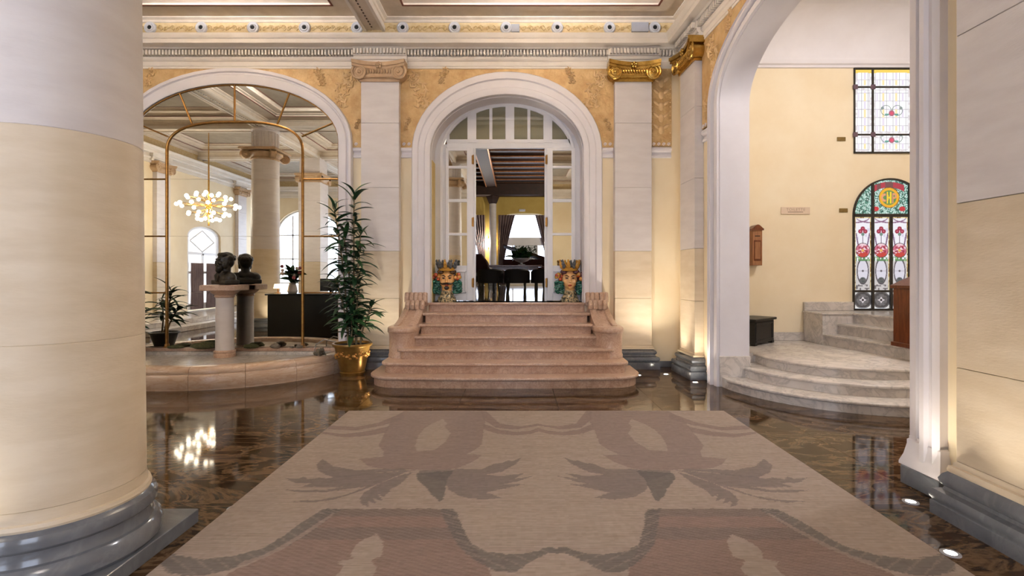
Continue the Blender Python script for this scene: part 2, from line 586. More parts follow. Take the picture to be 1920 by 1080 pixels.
def scroll(mb, cx, cz, sz, fx, y):
    """curling acanthus spray in low relief lying on a wall"""
    rn = random.Random(int(abs(cx * 91 + cz * 37 + sz * 500)))
    for (ox, oz, r, turns, ph) in [(0, 0, .62, 1.25, .4), (.35, .75, .42, -1.2, 2.6), (-.30, -.85, .42, 1.2, -.6)]:
        pts = []; n = 30
        for i in range(n):
            t = i / (n - 1); a = ph + 2 * PI * turns * t; rr = r * (1 - .8 * t)
            pts.append((cx + fx * sz * (ox + rr * math.cos(a)), y - .004, cz + sz * (oz + rr * math.sin(a))))
        mb.tube(pts, [sz * .05 * (1 - .5 * i / n) + .003 for i in range(n)], 6)
        for i in range(0, n - 4, 3):
            p, q = Vector(pts[i]), Vector(pts[i + 1]); d_ = (q - p).normalized()
            for sd in (-1, 1):
                a = math.atan2(d_.z, d_.x) + sd * .75; l_ = sz * rn.uniform(.14, .22) * (1 - .5 * i / n)
                c = p + Vector((math.cos(a), 0, math.sin(a))) * l_ * .8
                mb.ball((c.x, y - .002, c.z), (l_, .022, l_ * .36), 8, 6, Matrix.Rotation(-a, 3, 'Y'))


ZT = 5.13
spandrel('trim_8', BW, MCX, -2.62, mir_out, 3.75, ZT, rel=[(-2.95, 4.72, .26, 1), (-3.35, 4.95, .13, -1), (-2.72, 4.15, .07, 1)])
spandrel('trim_9', BW, -7.0, MCX, mir_out, 3.75, ZT, rel=[(-6.67, 4.72, .26, -1), (-6.27, 4.95, .13, 1)])
spandrel('trim_10', BW, -1.98, PCX, portal_out, 3.75, ZT, rel=[(-1.66, 4.72, .26, -1), (-1.25, 4.98, .12, 1), (-1.87, 4.15, .09, 1)])
spandrel('trim_11', BW, PCX, 1.665, portal_out, 3.75, ZT, rel=[(1.34, 4.72, .26, 1), (.93, 4.98, .12, -1), (1.56, 4.15, .09, -1)])
gp = MB(BW).box(2.30, 2.655, -.04, 0, 3.78, ZT)
gpo = S(gp.build('trim_12', stucco, smooth=0))
m2 = MB(BW)
for i in range(5):
    z = 4.05 + i * .2
    m2.ball((2.478, -.045, z), (.05, .02, .075), 8, 6)
    for s_ in (-1, 1):
        m2.ball((2.478 + s_ * .085, -.042, z + .06), (.062, .018, .026), 8, 6, Matrix.Rotation(s_ * -.7, 3, 'Y'))
for i in range(14):
    for s_ in (-1, 1): m2.ball((2.478 + s_ * .155, -.04, 3.85 + i * .075), .014, 6, 4)
S(m2.build('candelabrum_relief', stucco_rel, gpo))
spandrel('trim_13', RW, 1.02, 3.2, side_out, 3.78, ZT, rel=[(1.42, 4.70, .26, -1), (1.9, 5.0, .12, 1), (1.14, 4.1, .08, -1)])
spandrel('trim_14', RW, 3.2, 5.36, side_out, 3.78, ZT, rel=[(4.95, 4.70, .26, 1)])
# impost mouldings under the gilt fields
def impost(name, fn, x0, x1):
    mb = MB(fn); mb.prism([(0, 3.58), (-.03, 3.585), (-.03, 3.62), (-.012, 3.64), (-.012, 3.67), (-.05, 3.70), (-.05, 3.735), (-.03, 3.76), (0, 3.765)], x0, x1, 'x')
    o = S(mb.build(name, whitep))
    m2 = MB(fn); x = x0 + .05
    while x < x1 - .03:
        pts = [(x + .028 * (1 - t * .8) * math.cos(9 * t), -.04, 3.81 + .03 * (1 - t * .8) * math.sin(9 * t)) for t in [i / 11 for i in range(12)]]
        m2.tube(pts, .007, 5); x += .085
    if m2.v: S(m2.build('wave_scroll', whitep, o), 'stuff')
    return o
for i, (fn, a, b) in enumerate([(BW, -2.79, -2.63), (BW, -1.97, -1.785), (BW, 1.47, 1.66), (BW, 2.30, 2.655), (RW, 1.02, 1.27)]):
    impost('trim_%d' % (15 + i), fn, a, b)

# ------------------------------------------------------------------ entablature
ENT = [(0, 5.10), (-.045, 5.10), (-.045, 5.135), (-.055, 5.14), (-.055, 5.215), (-.075, 5.225), (-.09, 5.25), (-.09, 5.285), (-.05, 5.29), (-.05, 5.385),
       (-.16, 5.39), (-.18, 5.41), (-.30, 5.425), (-.305, 5.49), (-.32, 5.50), (-.34, 5.535), (-.345, 5.575), (-.08, 5.60), (0, 5.60)]
def entablature(name, fn, x0, x1, blocks=(), dent=True):
    mb = MB(fn); mb.prism(ENT, x0, x1, 'x')
    o = S(mb.build(name, cornice_m, smooth=25))
    for (a, b) in blocks:
        m2 = MB(fn)
        m2.prism([(0, 5.165), (-.12, 5.165), (-.12, 5.215), (-.14, 5.225), (-.15, 5.27), (-.165, 5.28), (-.165, 5.385), (-.20, 5.42), (0, 5.42)], a, b, 'x')
        S(m2.build('entablature_block', cornice_m, o))
    if dent:
        m3 = MB(fn); x = x0 + .03
        while x < x1:
            off = .165 if any(a - .001 <= x and x + .028 <= b + .001 for a, b in blocks) else .10
            m3.box(x, x + .030, -off - .05, -.04, 5.295, 5.378); x += .056
        S(m3.build('dentil_row', cornice_m, o, smooth=0), 'stuff')
    return o
entablature('trim_20', BW, XL, XC, [(-2.75, -1.85), (1.55, 2.42)])
entablature('trim_21', RW, 0, 14.7, [(.33, 1.10), (5.2, 6.5)])
entablature('trim_22', LW, 0, 14.7, [(3.0, 3.9), (7.2, 8.1), (11.9, 12.8)], dent=False)
entablature('trim_23', FW, XL, 3.6, [], dent=False)
# ochre frieze above the cornice
def frieze(name, fn, x0, x1, rel):
    mb = MB(fn); mb.box(x0, x1, -.08, 0, 5.58, 5.89)
    o = S(mb.build(name, frieze_m, smooth=0))
    if rel:
        m2 = MB(fn); x = x0 + .08; k = 0
        while x < x1 - .08:
            sg = 1 if k % 2 else -1
            pts = [(x + .085 * (-.55 + 1.1 * t), -.085, 5.77 + sg * .035 * math.sin(PI * 2 * t)) for t in [i / 8 for i in range(9)]]
            m2.tube(pts, .010, 5)
            pts = [(x + .04 * (1 - .8 * t) * math.cos(8 * t), -.085, 5.775 + sg * .012 + .04 * (1 - .8 * t) * math.sin(8 * t)) for t in [i / 10 for i in range(11)]]
            m2.tube(pts, .008, 5)
            x += .105; k += 1
        S(m2.build('running_scroll', frieze_r, o), 'stuff')
    return o
frieze('trim_24', BW, XL, XC, True)
frieze('trim_25', RW, 0, 14.7, False)
frieze('trim_26', LW, 0, 14.7, False)
frieze('trim_27', FW, XL, 3.6, False)

# ------------------------------------------------------------------ ceiling
ce = S(MB().box(-11.9, 4.0, -6.4, 9.15, 6.34, 6.5).build('ceiling', ceil_m, smooth=0))
BX = [(-7.36, -7.04), (-2.57, -2.25)]
BY = [(2.61, 2.93), (-1.16, -.84)]
xs = [(-11.42, -7.36), (-7.04, -2.57), (-2.25, 2.72)]
ys = [(2.93, 8.62), (-.84, 2.61), (-5.92, -1.16)]
CR = [(0, 5.862), (.015, 5.87), (.03, 5.90), (.075, 5.925), (.075, 5.94), (.40, 5.945), (.40, 5.955), (.405, 5.985), (.47, 6.0), (.47, 6.015), (.66, 6.02), (.66, 6.06), (.70, 6.09), (.74, 6.095)]
for (xa, xb) in xs:
    for (ya, yb) in ys:
        wr = .28 if xb > 2 else 0.0
        def ring(d, z):
            return [(xa + d, ya + d, z), (xb + wr - d, ya + d, z), (xb + (0 if yb > 8 else wr) - d, yb - d, z), (xa + d, yb - d, z)]
        mb = MB(); mb.rings([ring(d, z) for d, z in CR], cap=False)
        c = S(mb.build('coffer', ceil_m, ce, smooth=0))
        mb = MB(); mb.add(ring(.74, 6.095), [(0, 1, 2, 3)]); S(mb.build('coffer_panel', ceil_panel, c, smooth=0))
        mb = MB(); mb.rings([ring(.398, 5.944), ring(.398, 5.936), ring(.430, 5.936), ring(.430, 5.944)], cap=False, loop=True)
        S(mb.build('coffer_line', redline, c, smooth=0))
        mb = MB(); mb.rings([ring(.735, 6.094), ring(.735, 6.088), ring(.76, 6.088), ring(.76, 6.094)], cap=False, loop=True)
        S(mb.build('coffer_line', redline, c, smooth=0))
bi = 28
for (a, b) in BX:
    o = S(MB().box(a, b, YF, YB - .06, 5.74, 6.34).build('trim_%d' % bi, ceil_m, smooth=0)); bi += 1
    m2 = MB()
    for e in (a - .02, b - .03): m2.box(e, e + .05, YF, YB - .08, 5.715, 5.80)
    S(m2.build('beam_moulding', cornice_m, o, smooth=0))
    m2 = MB(); y = 8.5
    while y > 3:
        m2.ball(((a + b) / 2 - .02, y, 5.738), (.016, .028, .01), 6, 4); y -= .09
    S(m2.build('pierced_band', cer_brown, o), 'stuff')
for (a, b) in BY:
    o = S(MB().box(XL, 3.3, a, b, 5.735, 6.34).build('trim_%d' % bi, ceil_m, smooth=0)); bi += 1
    m2 = MB()
    for e in (a - .02, b - .03): m2.box(XL, 3.3, e, e + .05, 5.71, 5.80)
    S(m2.build('beam_moulding', cornice_m, o, smooth=0))

# ------------------------------------------------------------------ pilasters
PB = [(.11, 0), (.11, .115), (.085, .125), (.105, .145), (.112, .17), (.10, .20), (.055, .212), (.045, .235), (.062, .25), (.07, .278), (.055, .305), (.02, .322), (.02, .325)]
def capital(fn, root, x0, x1, p, m, z0=4.84, z1=5.165, rosette=True):
    xc, w = (x0 + x1) / 2, x1 - x0
    mb = MB(fn)
    # abacus with a hollowed front
    n = 14; hw = w / 2 + .12
    top = [(xc - hw + 2 * hw * i / n) for i in range(n + 1)]
    def fy(x): return -p - .13 + .07 * (1 - ((x - xc) / hw) ** 2)
    def sag(x): return -.035 * (1 - ((x - xc) / hw) ** 2)
    for (k, za, zb, ex) in ((0, z1 - .10, z1 - .055, 0), (1, z1 - .055, z1, .02)):
        rings = [[(x, 0, za + sag(x)), (x, fy(x) - ex, za + sag(x)), (x, fy(x) - ex, zb + sag(x) * .7), (x, 0, zb + sag(x) * .7)] for x in top]
        mb.rings(rings)
    ab = own(root, mb.build('abacus', m))
    mb = MB(fn)
    mb.box(x0 - .01, x1 + .01, -p - .06, 0, z0 + .045, z1 - .08)
    mb.box(x0 - .02, x1 + .02, -p - .025, 0, z0 - .01, z0 + .05)
    k = max(5, int(w / .055))
    for i in range(k):
        mb.ball((x0 + .07 + (w - .14) * (i + .5) / k, -p - .065, z0 + .145), (.021, .03, .04), 8, 6)
    mb.tube([(x0, -p - .055, z0 + .075), (xc, -p - .06, z0 + .06), (x1, -p - .055, z0 + .075)], .017, 8)
    own(root, mb.build('echinus', m))
    for sg in (-1, 1):
        cx, cz, R = xc + sg * (w / 2 + .005), z0 + .135, .135
        mb = MB(fn)
        mb.lathe([(R * .86, 0), (R * .80, -p * .5), (R * .86, -p - .07), (R * .55, -p - .085), (.0, -p - .085)], 22, (cx, 0, cz), axis='y')
        pts = []; rr = []
        for i in range(52):
            t = i / 51; a = PI / 2 + sg * (-1) * 2 * PI * 2.4 * t
            q = R * (1 - .82 * t)
            pts.append((cx + sg * 0 + q * math.cos(a), -p - .08, cz + q * math.sin(a))); rr.append(.021 * (1 - .55 * t))
        mb.tube(pts, rr, 7)
        mb.ball((cx, -p - .085, cz), (.028, .025, .028), 8, 6)
        own(root, mb.build('volute', m))
    if rosette:
        mb = MB(fn)
        for i in range(5):
            a = PI / 2 + i * 2 * PI / 5
            mb.ball((xc + .036 * math.cos(a), -p - .085, z0 + .245 + .036 * math.sin(a)), (.024, .022, .024), 8, 6)
        mb.ball((xc, -p - .10, z0 + .245), .018, 8, 6)
        own(root, mb.build('rosette', m))


def pilaster(fn, x0, x1, p, label, capm, zj=1.98, base=True, group=None, ros=True, upm=None):
    loc = fn((x0 + x1) / 2, -p, 0)
    r = thing('pilaster', label, 'pilaster', loc, 0, group)
    def ring(off, z): return [(x0 - off, 0, z), (x0 - off, -p - off, z), (x1 + off, -p - off, z), (x1 + off, 0, z)]
    mb = MB(fn); mb.rings([ring(o_, z) for o_, z in PB]); own(r, mb.build('base', greym, smooth=40))
    mb = MB(fn); mb.rings([ring(o_, z) for o_, z in [(.03, .325), (.035, .338), (.03, .352), (.012, .356), (.012, .375), (0, .39)]]); own(r, mb.build('fillet', stone_lo))
    zz = [.39, 1.18, zj]
    for a, b in zip(zz, zz[1:]):
        own(r, MB(fn).box(x0, x1, -p, 0, a + .002, b - .002, .003).build('shaft_block', stone_lo))
    zz = [zj, 3.05, 4.14, 4.85]
    for a, b in zip(zz, zz[1:]):
        own(r, MB(fn).box(x0, x1, -p, 0, a + .0015, b - .0015, .003).build('shaft_block', upm or stone_hi))
    capital(fn, r, x0, x1, p, capm, rosette=ros)
    return r
pilaster(BW, -2.62, -1.98, .15, 'pale stone pilaster behind the potted dracaena, with matte ochre scroll capital', ochrecap, ros=True)
pilaster(BW, 1.665, 2.286, .15, 'pale stone pilaster right of the staircase with shining gilt scroll capital', gold)
pilaster(RW, .41, 1.0, .14, 'gilt capped pilaster on the right wall beside the tall side arch', gold)
for i, (s, lb) in enumerate([(3.2, 'nearest the mirror wall'), (7.4, 'next to the white glazed door'), (12.1, 'near the front windows')]):
    pilaster(LW, s, s + .62, .14, 'mirrored pilaster on the far left wall ' + lb, ochrecap, ros=False)

# ------------------------------------------------------------------ round columns and pillars
def ionic_round_capital(root, R, m, z0=4.84):
    mb = MB(); mb.lathe([(R * .93, z0 - .02), (R + .03, z0), (R + .03, z0 + .03), (R * .98, z0 + .05), (R + .10, z0 + .16), (R + .10, z0 + .20), (R * .9, z0 + .21)], 36)
    mb.build('echinus', m, root)
    mb = MB()
    for k in range(4):
        a = PI / 4 + k * PI / 2
        for sg in (-1, 1):
            pass
    q = R + .16
    mb.box(-q, q, -q, q, z0 + .23, z0 + .30, .02)
    mb.build('abacus', m, root)
    for k in range(4):
        a = PI / 4 + k * PI / 2
        d = Vector((math.cos(a), math.sin(a), 0)); t = Vector((-d.y, d.x, 0))
        mb = MB()
        c = d * (R + .17) + Vector((0, 0, z0 + .11))
        rings = []
        for off in (-.06, .06):
            rings.append([tuple(c + t * off + (d * math.cos(u) + Vector((0, 0, 1)) * math.sin(u)) * .125) for u in [2 * PI * i / 18 for i in range(18)]])
        mb.rings(rings)
        for off in (-.065, .065):
            pts = []
            for i in range(36):
                tt = i / 35; u = PI / 2 + 2 * PI * 2.2 * tt * -1
                pts.append(tuple(c + t * off + (d * math.cos(u) + Vector((0, 0, 1)) * math.sin(u)) * .13 * (1 - .8 * tt)))
            mb.tube(pts, .016, 6)
        mb.build('volute', m, root)


def column(x, y, label, a=.475, R=.396):
    r = thing('column', label, 'column', (x, y, 0))
    MB().box(-a, a, -a, a, 0, .086, .004).build('plinth', greym, r)
    prof = [(a * .96, .086), (a, .11), (a * 1.005, .14), (a * .99, .175), (a * .95, .20), (a * .915, .205), (a * .905, .22), (a * .89, .245), (a * .895, .265), (a * .915, .27), (a * .945, .285), (a * .95, .315), (a * .93, .34), (a * .885, .355), (a * .88, .36)]
    MB().lathe(prof, 72).build('base', greym, r, smooth=30)
    MB().lathe([(R + .022, .36), (R + .026, .372), (R + .02, .39), (R + .006, .395), (R + .006, .41), (R, .44), (R, .45)], 72).build('fillet', stone_lo, r)
    zz = [.45, 1.24, 2.30, 3.36, 4.42, 4.84]
    for i, (p, q) in enumerate(zip(zz, zz[1:])):
        f = 1 - .02 * i; g = 1 - .02 * (i + 1)
        if i == 4: g = f
        MB().lathe([(R * f - .0025, p), (R * f, p + .003), (R * g, q - .003), (R * g - .0025, q)], 72).build('drum', stone_lo if i < 2 else stone_hi, r)
    ionic_round_capital(r, R * .92, ochrecap)
    mb = MB(); mb.lathe([(R * .86, 5.14), (R * .86, 5.66), (R * .95, 5.68), (R * .95, 5.735)], 36)
    for k in range(22):
        u = 2 * PI * k / 22; mb.tube([(R * .86 * math.cos(u), R * .86 * math.sin(u), 5.2), (R * .86 * math.cos(u), R * .86 * math.sin(u), 5.62)], .022, 6)
    mb.build('fluted_block', stone_hi, r)
    return r
column(-2.505, 2.765, 'large round beige stone column on grey marble base at the left edge')
column(-7.2, 2.77, 'round stone column with scroll capital seen in the mirror')
column(-2.41, -1.0, 'round stone column behind the viewpoint on the left', .45, .37)


def pier(x0, x1, y0, y1, label, capm=None):
    cx, cy = (x0 + x1) / 2, (y0 + y1) / 2
    r = thing('pillar', label, 'pillar', (cx, cy, 0))
    def ring(off, z): return [(x0 - off, y0 - off, z), (x0 - off, y1 + off, z), (x1 + off, y1 + off, z), (x1 + off, y0 - off, z)]
    pbs = [(.095, 0), (.095, .085), (.088, .09), (.088, .10), (.098, .115), (.102, .14), (.088, .165), (.05, .175), (.042, .195), (.058, .21), (.066, .24), (.05, .275), (.03, .295)]
    mb = MB(); mb.rings([ring(o_, z) for o_, z in pbs]); own(r, mb.build('base', greym, smooth=40))
    mb = MB(); mb.rings([ring(o_, z) for o_, z in [(.03, .295), (.034, .31), (.028, .335), (.012, .34), (.012, .355), (0, .37)]]); own(r, mb.build('fillet', stone_lo, smooth=40))
    zz = [.37, .98, 2.04, 3.12, 4.2, 4.86]
    for i, (a, b) in enumerate(zip(zz, zz[1:])):
        own(r, MB().box(x0, x1, y0, y1, a + .0015, b - .0015, .003).build('shaft_block', stone_lo if i < 2 else stone_hi))
    mb = MB(); mb.rings([ring(o_, z) for o_, z in [(.02, 4.86), (.02, 4.9), (.0, 4.91), (.07, 5.02), (.07, 5.08), (.10, 5.10), (.10, 5.17)]]); own(r, mb.build('echinus', capm or ochrecap))
    for sx in (x0, x1):
        for sy_ in (y0, y1):
            mb = MB(); mb.lathe([(.0, -.07), (.12, -.07), (.12, .07), (0, .07)], 16, (sx, sy_, 4.97), axis='x')
            own(r, mb.build('volute', capm or ochrecap))
    mb = MB(); mb.rings([ring(o_, z) for o_, z in [(-.03, 5.17), (-.03, 5.735)]]); own(r, mb.build('impost_block', stone_hi))
    return r
pier(2.852, 3.6, 2.0, 3.285, 'square beige stone pillar with grey marble base at the right edge', gold)
pier(-7.72, -6.94, -1.38, -.62, 'square stone pier with scroll capital behind the reception desk, seen in the mirror')
# low block closing the side arch towards the pillar
S(MB(RW).box(4.84, 5.17, -.12, .05, 0, .14, .006).build('baseboard_right', greym))
mb = MB(RW)
def jr(o_, z): return [(4.85 - o_ * .6, 0.02, z), (4.85 - o_ * .6, -.055 - o_, z), (5.12 + o_, -.055 - o_, z), (5.12 + o_, .02, z)]
mb.rings([jr(.055, .14), (jr(.055, .16)), jr(.03, .22), jr(.012, .30), jr(.012, .33), jr(0, .34), jr(0, .36)])
S(mb.build('trim_40', whitep))
S(MB(RW).box(5.30, 5.42, -.06, .02, 0.0, 5.1, .01).build('trim_41', cream))
for i, (fn, a, b) in enumerate([(BW, 2.40, 2.80), (RW, 0.0, .30), (RW, 1.11, 1.28), (RW, 5.17, 5.4)]):
    S(MB(fn).box(a, b, -.025, 0, 0, .10, .004).build('baseboard_%d' % (i + 1), greym))

# ------------------------------------------------------------------ staircase
SR = .158
SX = -.165
st = thing('staircase', 'rosy marble staircase of seven steps up to the glazed doors', 'staircase', (SX, 7.8, 0))
fronts = [6.96, 7.22, 7.50, 7.78, 8.06, 8.34, 8.62]
halfs = [1.955, 1.80, 1.63, 1.49, 1.40, 1.385, 1.37]
backs = [7.95, 8.0, 8.0, 8.66, 8.66, 8.66, 9.02]
def step_outline(hw, y0, y1, bow, rnd):
    """plan of a tread with a bowed front and rounded corners, counter clockwise"""
    pts = []
    n = 16
    for i in range(n + 1):
        u = -1 + 2 * i / n
        x = u * (hw - rnd)
        pts.append((SX + x, y0 + bow * u * u))
    yc = y0 + bow + rnd
    right = [(SX + hw - rnd + rnd * math.sin(a), yc - rnd * math.cos(a)) for a in [PI / 2 * k / 8 for k in range(1, 9)]]
    left = [(SX - hw + rnd - rnd * math.sin(a), yc - rnd * math.cos(a)) for a in [PI / 2 * k / 8 for k in range(8, 0, -1)]]
    return left + pts + right + [(SX + hw, y1), (SX - hw, y1)]
def inset(poly, d, cx, cy, y1):
    out = []
    for x, y in poly:
        if y >= y1 - 1e-6: out.append((x - d * (1 if x > cx else -1), y)); continue
        vx, vy = x - cx, y - cy
        L_ = math.hypot(vx / 1.9, vy / .6) or 1
        out.append((x - d * vx / 1.9 / L_ , y + d * (-vy / .6 / L_)))
    return out
for i, (y0, hw, yb) in enumerate(zip(fronts, halfs, backs)):
    rnd = [.30, .16, .10, .05, .02, .02, .02][i]; bow = [.06, .045, .03, .015, .008, .004, .002][i]
    if i == 0: rnd = .42
    z0, z1 = SR * i, SR * (i + 1)
    ol = step_outline(hw, y0, yb, bow, rnd)
    rin = inset(ol, .052, SX, yb, yb)
    mb = MB(); mb.rings([[(x, y, z0) for x, y in rin], [(x, y, z1 - .042) for x, y in rin]])
    own(st, mb.build('riser', pinkd))
    mid = inset(ol, .008, SX, yb, yb)
    mb = MB(); mb.rings([[(x, y, z1 - .042) for x, y in mid], [(x, y, z1 - .034) for x, y in ol], [(x, y, z1 - .010) for x, y in ol], [(x, y, z1) for x, y in mid]])
    own(st, mb.build('tread', pinkm, smooth=50))
# cheek walls: round newel, hollow sweeping rail, fluted scroll block
for sg in (-1, 1):
    cx = SX + sg * 1.595
    nw = MB()
    def dring(k, z, g=1.0):
        r = .215 * k
        pts = [(cx + r * math.cos(a), 7.86 - r * 1.15 * math.sin(a)) for a in [PI * j / 16 for j in range(17)]]
        return [(x, y, z) for x, y in pts] + [(cx - r, 8.12, z), (cx + r, 8.12, z)]
    nw.rings([dring(1.0, .316), dring(1.0, .355), dring(.97, .37), dring(.955, .375), dring(.955, .66), dring(.985, .675), dring(.985, .69), dring(1.05, .70), dring(1.07, .73), dring(1.05, .765), dring(.98, .78)])
    own(st, nw.build('newel', pinkm, smooth=50))
    rail = MB(); rings = []
    for k in range(15):
        t = k / 14
        y = 7.90 + .80 * t
        zt = .76 + .44 * (t ** 1.9 * .62 + t * .38)
        w = .185 - .03 * t
        c = SX + sg * (1.595 - .07 * t)
        sec = [(-w, -.16), (-w, 0), (-w * .75, .03), (-w * .42, .035), (-w * .34, .005), (w * .34, .005), (w * .42, .035), (w * .75, .03), (w, 0), (w, -.16)]
        rings.append([(c + a, y, max(.32, zt + b)) if b > -.1 else (c + a, y, .32) for a, b in sec])
    rail.rings(rings)
    own(st, rail.build('cheek_rail', pinkm, smooth=40))
    blk = MB(); c = SX + sg * 1.52
    for k in range(5):
        blk.tube([(c - .15 + .075 * k, 8.50, 1.12), (c - .15 + .075 * k, 8.505, 1.20), (c - .15 + .075 * k, 8.54, 1.265)], .043, 10)
    blk.box(c - .185, c + .185, 8.52, 8.72, 1.05, 1.275, .02)
    for k in range(4):
        blk.tube([(c - .12 + .08 * k, 8.42, 1.02), (c - .12 + .08 * k, 8.40, 1.07), (c - .12 + .08 * k, 8.46, 1.13)], .042, 8)
    own(st, blk.build('fluted_scroll', pinkm, smooth=50))

# ------------------------------------------------------------------ glazed doors in the portal
K9 = 9.06 / F
def dx(px): return (px - VX) * K9
def dz(py): return H + (VY - py) * K9
dr = S(MB().box(dx(838), dx(1076), 9.035, 9.10, dz(279), dz(268), .006).build('door_1', whitewood))
fo = arch(PCX + .01, 1.46, 3.72, 1.16, ZL); fi = arch(PCX, dx(1074) - PCX - .01, 3.70, .95, ZL)
mb = MB(); band(mb, fi, fo, [(0, 9.02), (.12, 9.005), (.2, 9.02), (1, 9.02), (1, 9.12), (0, 9.12)])
mb.build('door_frame', whitewood, dr)
# transom with arched top
tp = fi
def ztop(x):
    for p, q in zip(tp[1:], tp[2:-1]):
        if p[0] <= x <= q[0] + 1e-9 and q[0] > p[0]: return p[1] + (q[1] - p[1]) * (x - p[0]) / (q[0] - p[0])
    return 3.70
tr = MB(); zb = dz(262); ztr = dz(268)
def colpoly(x0, x1, za, zoff, n=8):
    xs_ = [x0 + (x1 - x0) * i / n for i in range(n + 1)]
    return [(x0, za), (x1, za)] + [(x, ztop(x) + zoff) for x in reversed(xs_)]
cells = [(843, 877), (893, 918), (923, 948), (964, 989), (994, 1019), (1035, 1071)]
edges = [838] + [v for c in cells for v in c] + [1076]
for a, b in zip(edges[0::2], edges[1::2]):
    tr.prism(colpoly(dx(a) - .002, dx(b) + .002, ztr, .02), 9.03, 9.09, 'y')
for a, b in cells:
    x0, x1 = dx(a), dx(b)
    tr.box(x0, x1, 9.03, 9.09, ztr - .01, zb)
    n = 8; xs_ = [x0 + (x1 - x0) * i / n for i in range(n + 1)]
    tr.prism([(x, ztop(x) - (.07 if 880 < a < 1030 else .05)) for x in xs_] + [(x, ztop(x) + .02) for x in reversed(xs_)], 9.03, 9.09, 'y')
tro = tr.build('transom', whitewood, dr, smooth=30)
for a, b in cells:
    mb = MB(); mb.prism(colpoly(dx(a) - .01, dx(b) + .01, zb - .01, -.03), 9.055, 9.062, 'y'); mb.build('pane', transom, tro, smooth=0)
# folded side leaves
for sg, (x0, x1) in ((-1, (836, 888)), (1, (1025, 1078))):
    X0, X1 = dx(x0), dx(x1)
    pa, pb = ((842, 876) if sg < 0 else (1036, 1071))
    rows = [(284, 312), (317, 374), (380, 437), (442, 498)]
    lf = MB()
    zt, zl = dz(279), ZL + .012
    PA, PBx = dx(pa), dx(pb)
    lf.box(X0, PA, 9.0, 9.05, zl, zt, .004); lf.box(PBx, X1, 9.0, 9.05, zl, zt, .004)
    prev = zt
    for (a, b) in rows:
        lf.box(PA - .004, PBx + .004, 9.004, 9.046, dz(a), prev, .003); prev = dz(b)
    lf.box(PA - .004, PBx + .004, 9.01, 9.045, zl, prev)
    # raised panel border
    za, zb_ = dz(549), dz(508)
    for (p, q, r, s) in ((PA + .01, PBx - .01, za, za + .025), (PA + .01, PBx - .01, zb_ - .025, zb_), (PA + .01, PA + .035, za, zb_), (PBx - .035, PBx - .01, za, zb_)):
        lf.box(p, q, 8.992, 9.012, r, s, .005)
    lfo = lf.build('leaf', whitewood, dr)
    for (a, b) in rows:
        MB().box(PA - .002, PBx + .002, 9.02, 9.026, dz(b) - .002, dz(a) + .002).build('pane', panemir, lfo, smooth=0)
    hx = X1 if sg < 0 else X0
    for py in (301, 417, 530):
        mb = MB(); mb.box(hx - .028, hx + .012, 8.985, 9.0, dz(py + 8), dz(py - 8), .003); mb.tube([(hx, 8.985, dz(py + 9)), (hx, 8.985, dz(py - 9))], .010, 8)
        mb.build('hinge', brass, lfo)
mb = MB(); mb.box(-1.50, dx(838), 9.03, 9.09, ZL, 3.9); mb.box(dx(1076), 1.20, 9.03, 9.09, ZL, 3.9); mb.build('side_stile', whitewood, dr, smooth=0)
MB().box(dx(888), dx(892), 9.03, 9.10, ZL, dz(277)).build('door_stop', whitewood, dr, smooth=0)
MB().box(dx(1021), dx(1025), 9.03, 9.10, ZL, dz(277)).build('door_stop', whitewood, dr, smooth=0)

# ------------------------------------------------------------------ arched wall mirror
YM = YB - .04
mr = thing('wall_mirror', 'tall arched mirror divided by slim aged brass bars, on the back wall', 'mirror', (MCX, YM, .34))
MK = YM / F
def mx(px): return (px - VX) * MK
def mz(py): return H + (VY - py) * MK
zl = [.345, mz(549), mz(443), mz(336)]
mi = arch(MCX, 1.775, 3.86, .96, .34, 40)
def mtop(x, pts=mi):
    for p, q in zip(pts[1:], pts[2:-1]):
        if p[0] <= x <= q[0] + 1e-9 and q[0] > p[0]: return p[1] + (q[1] - p[1]) * (x - p[0]) / (q[0] - p[0])
    return 3.86
xi0, xi1 = MCX - 1.16, MCX + 1.16
inner = arch(MCX, 1.16, 3.66, .53, .34, 32, 2.7)
def itop(x): return mtop(x, inner)
g = .004
def pane(poly):
    own(mr, MB().prism(poly, YM, YM + .012, 'y').build('mirror_pane', mir, smooth=0))
for a, b in zip(zl, zl[1:]):
    for (x0, x1) in ((MCX - 1.775, xi0), (xi0, xi1), (xi1, MCX + 1.775)):
        pane([(x0 + g / 2, a + g / 2), (x1 - g / 2, a + g / 2), (x1 - g / 2, b - g / 2), (x0 + g / 2, b - g / 2)])
zc = zl[-1] + g / 2
xsn = [xi0 + (xi1 - xi0) * i / 40 for i in range(41)]
pane([(x, zc) for x in (xi0, xi1)] + [(x, itop(x)) for x in reversed(xsn)])
# outer voussoir panes between the two arches
rad = [((282, 240), (313, 253)), ((337, 175), (360, 232)), ((440, 158), (440, 228)), ((543, 174), (520, 233)), ((629, 229), (566, 256))]
rad[0] = ((251, 229), (314, 256))
rw = [((mx(a[0]), mz(a[1])), (mx(b[0]), mz(b[1]))) for a, b in rad]
def seg(pts, xa, xb, n=12): return [(xa + (xb - xa) * i / n, mtop(xa + (xb - xa) * i / n, pts)) for i in range(n + 1)]
for (o0, i0), (o1, i1) in zip(rw, rw[1:]):
    pane(seg(mi, max(o0[0], MCX - 1.77), min(o1[0], MCX + 1.77)) + list(reversed(seg(inner, max(i0[0], xi0), min(i1[0], xi1)))))
for sg in (-1, 1):
    xo, xi = MCX + sg * 1.775, MCX + sg * 1.16
    k = rw[0] if sg < 0 else rw[-1]
    pane([(xi, zc), (xo, zc), (xo, 3.86), (k[0][0], mtop(k[0][0])), (k[1][0], itop(k[1][0])), (xi, 3.66)])
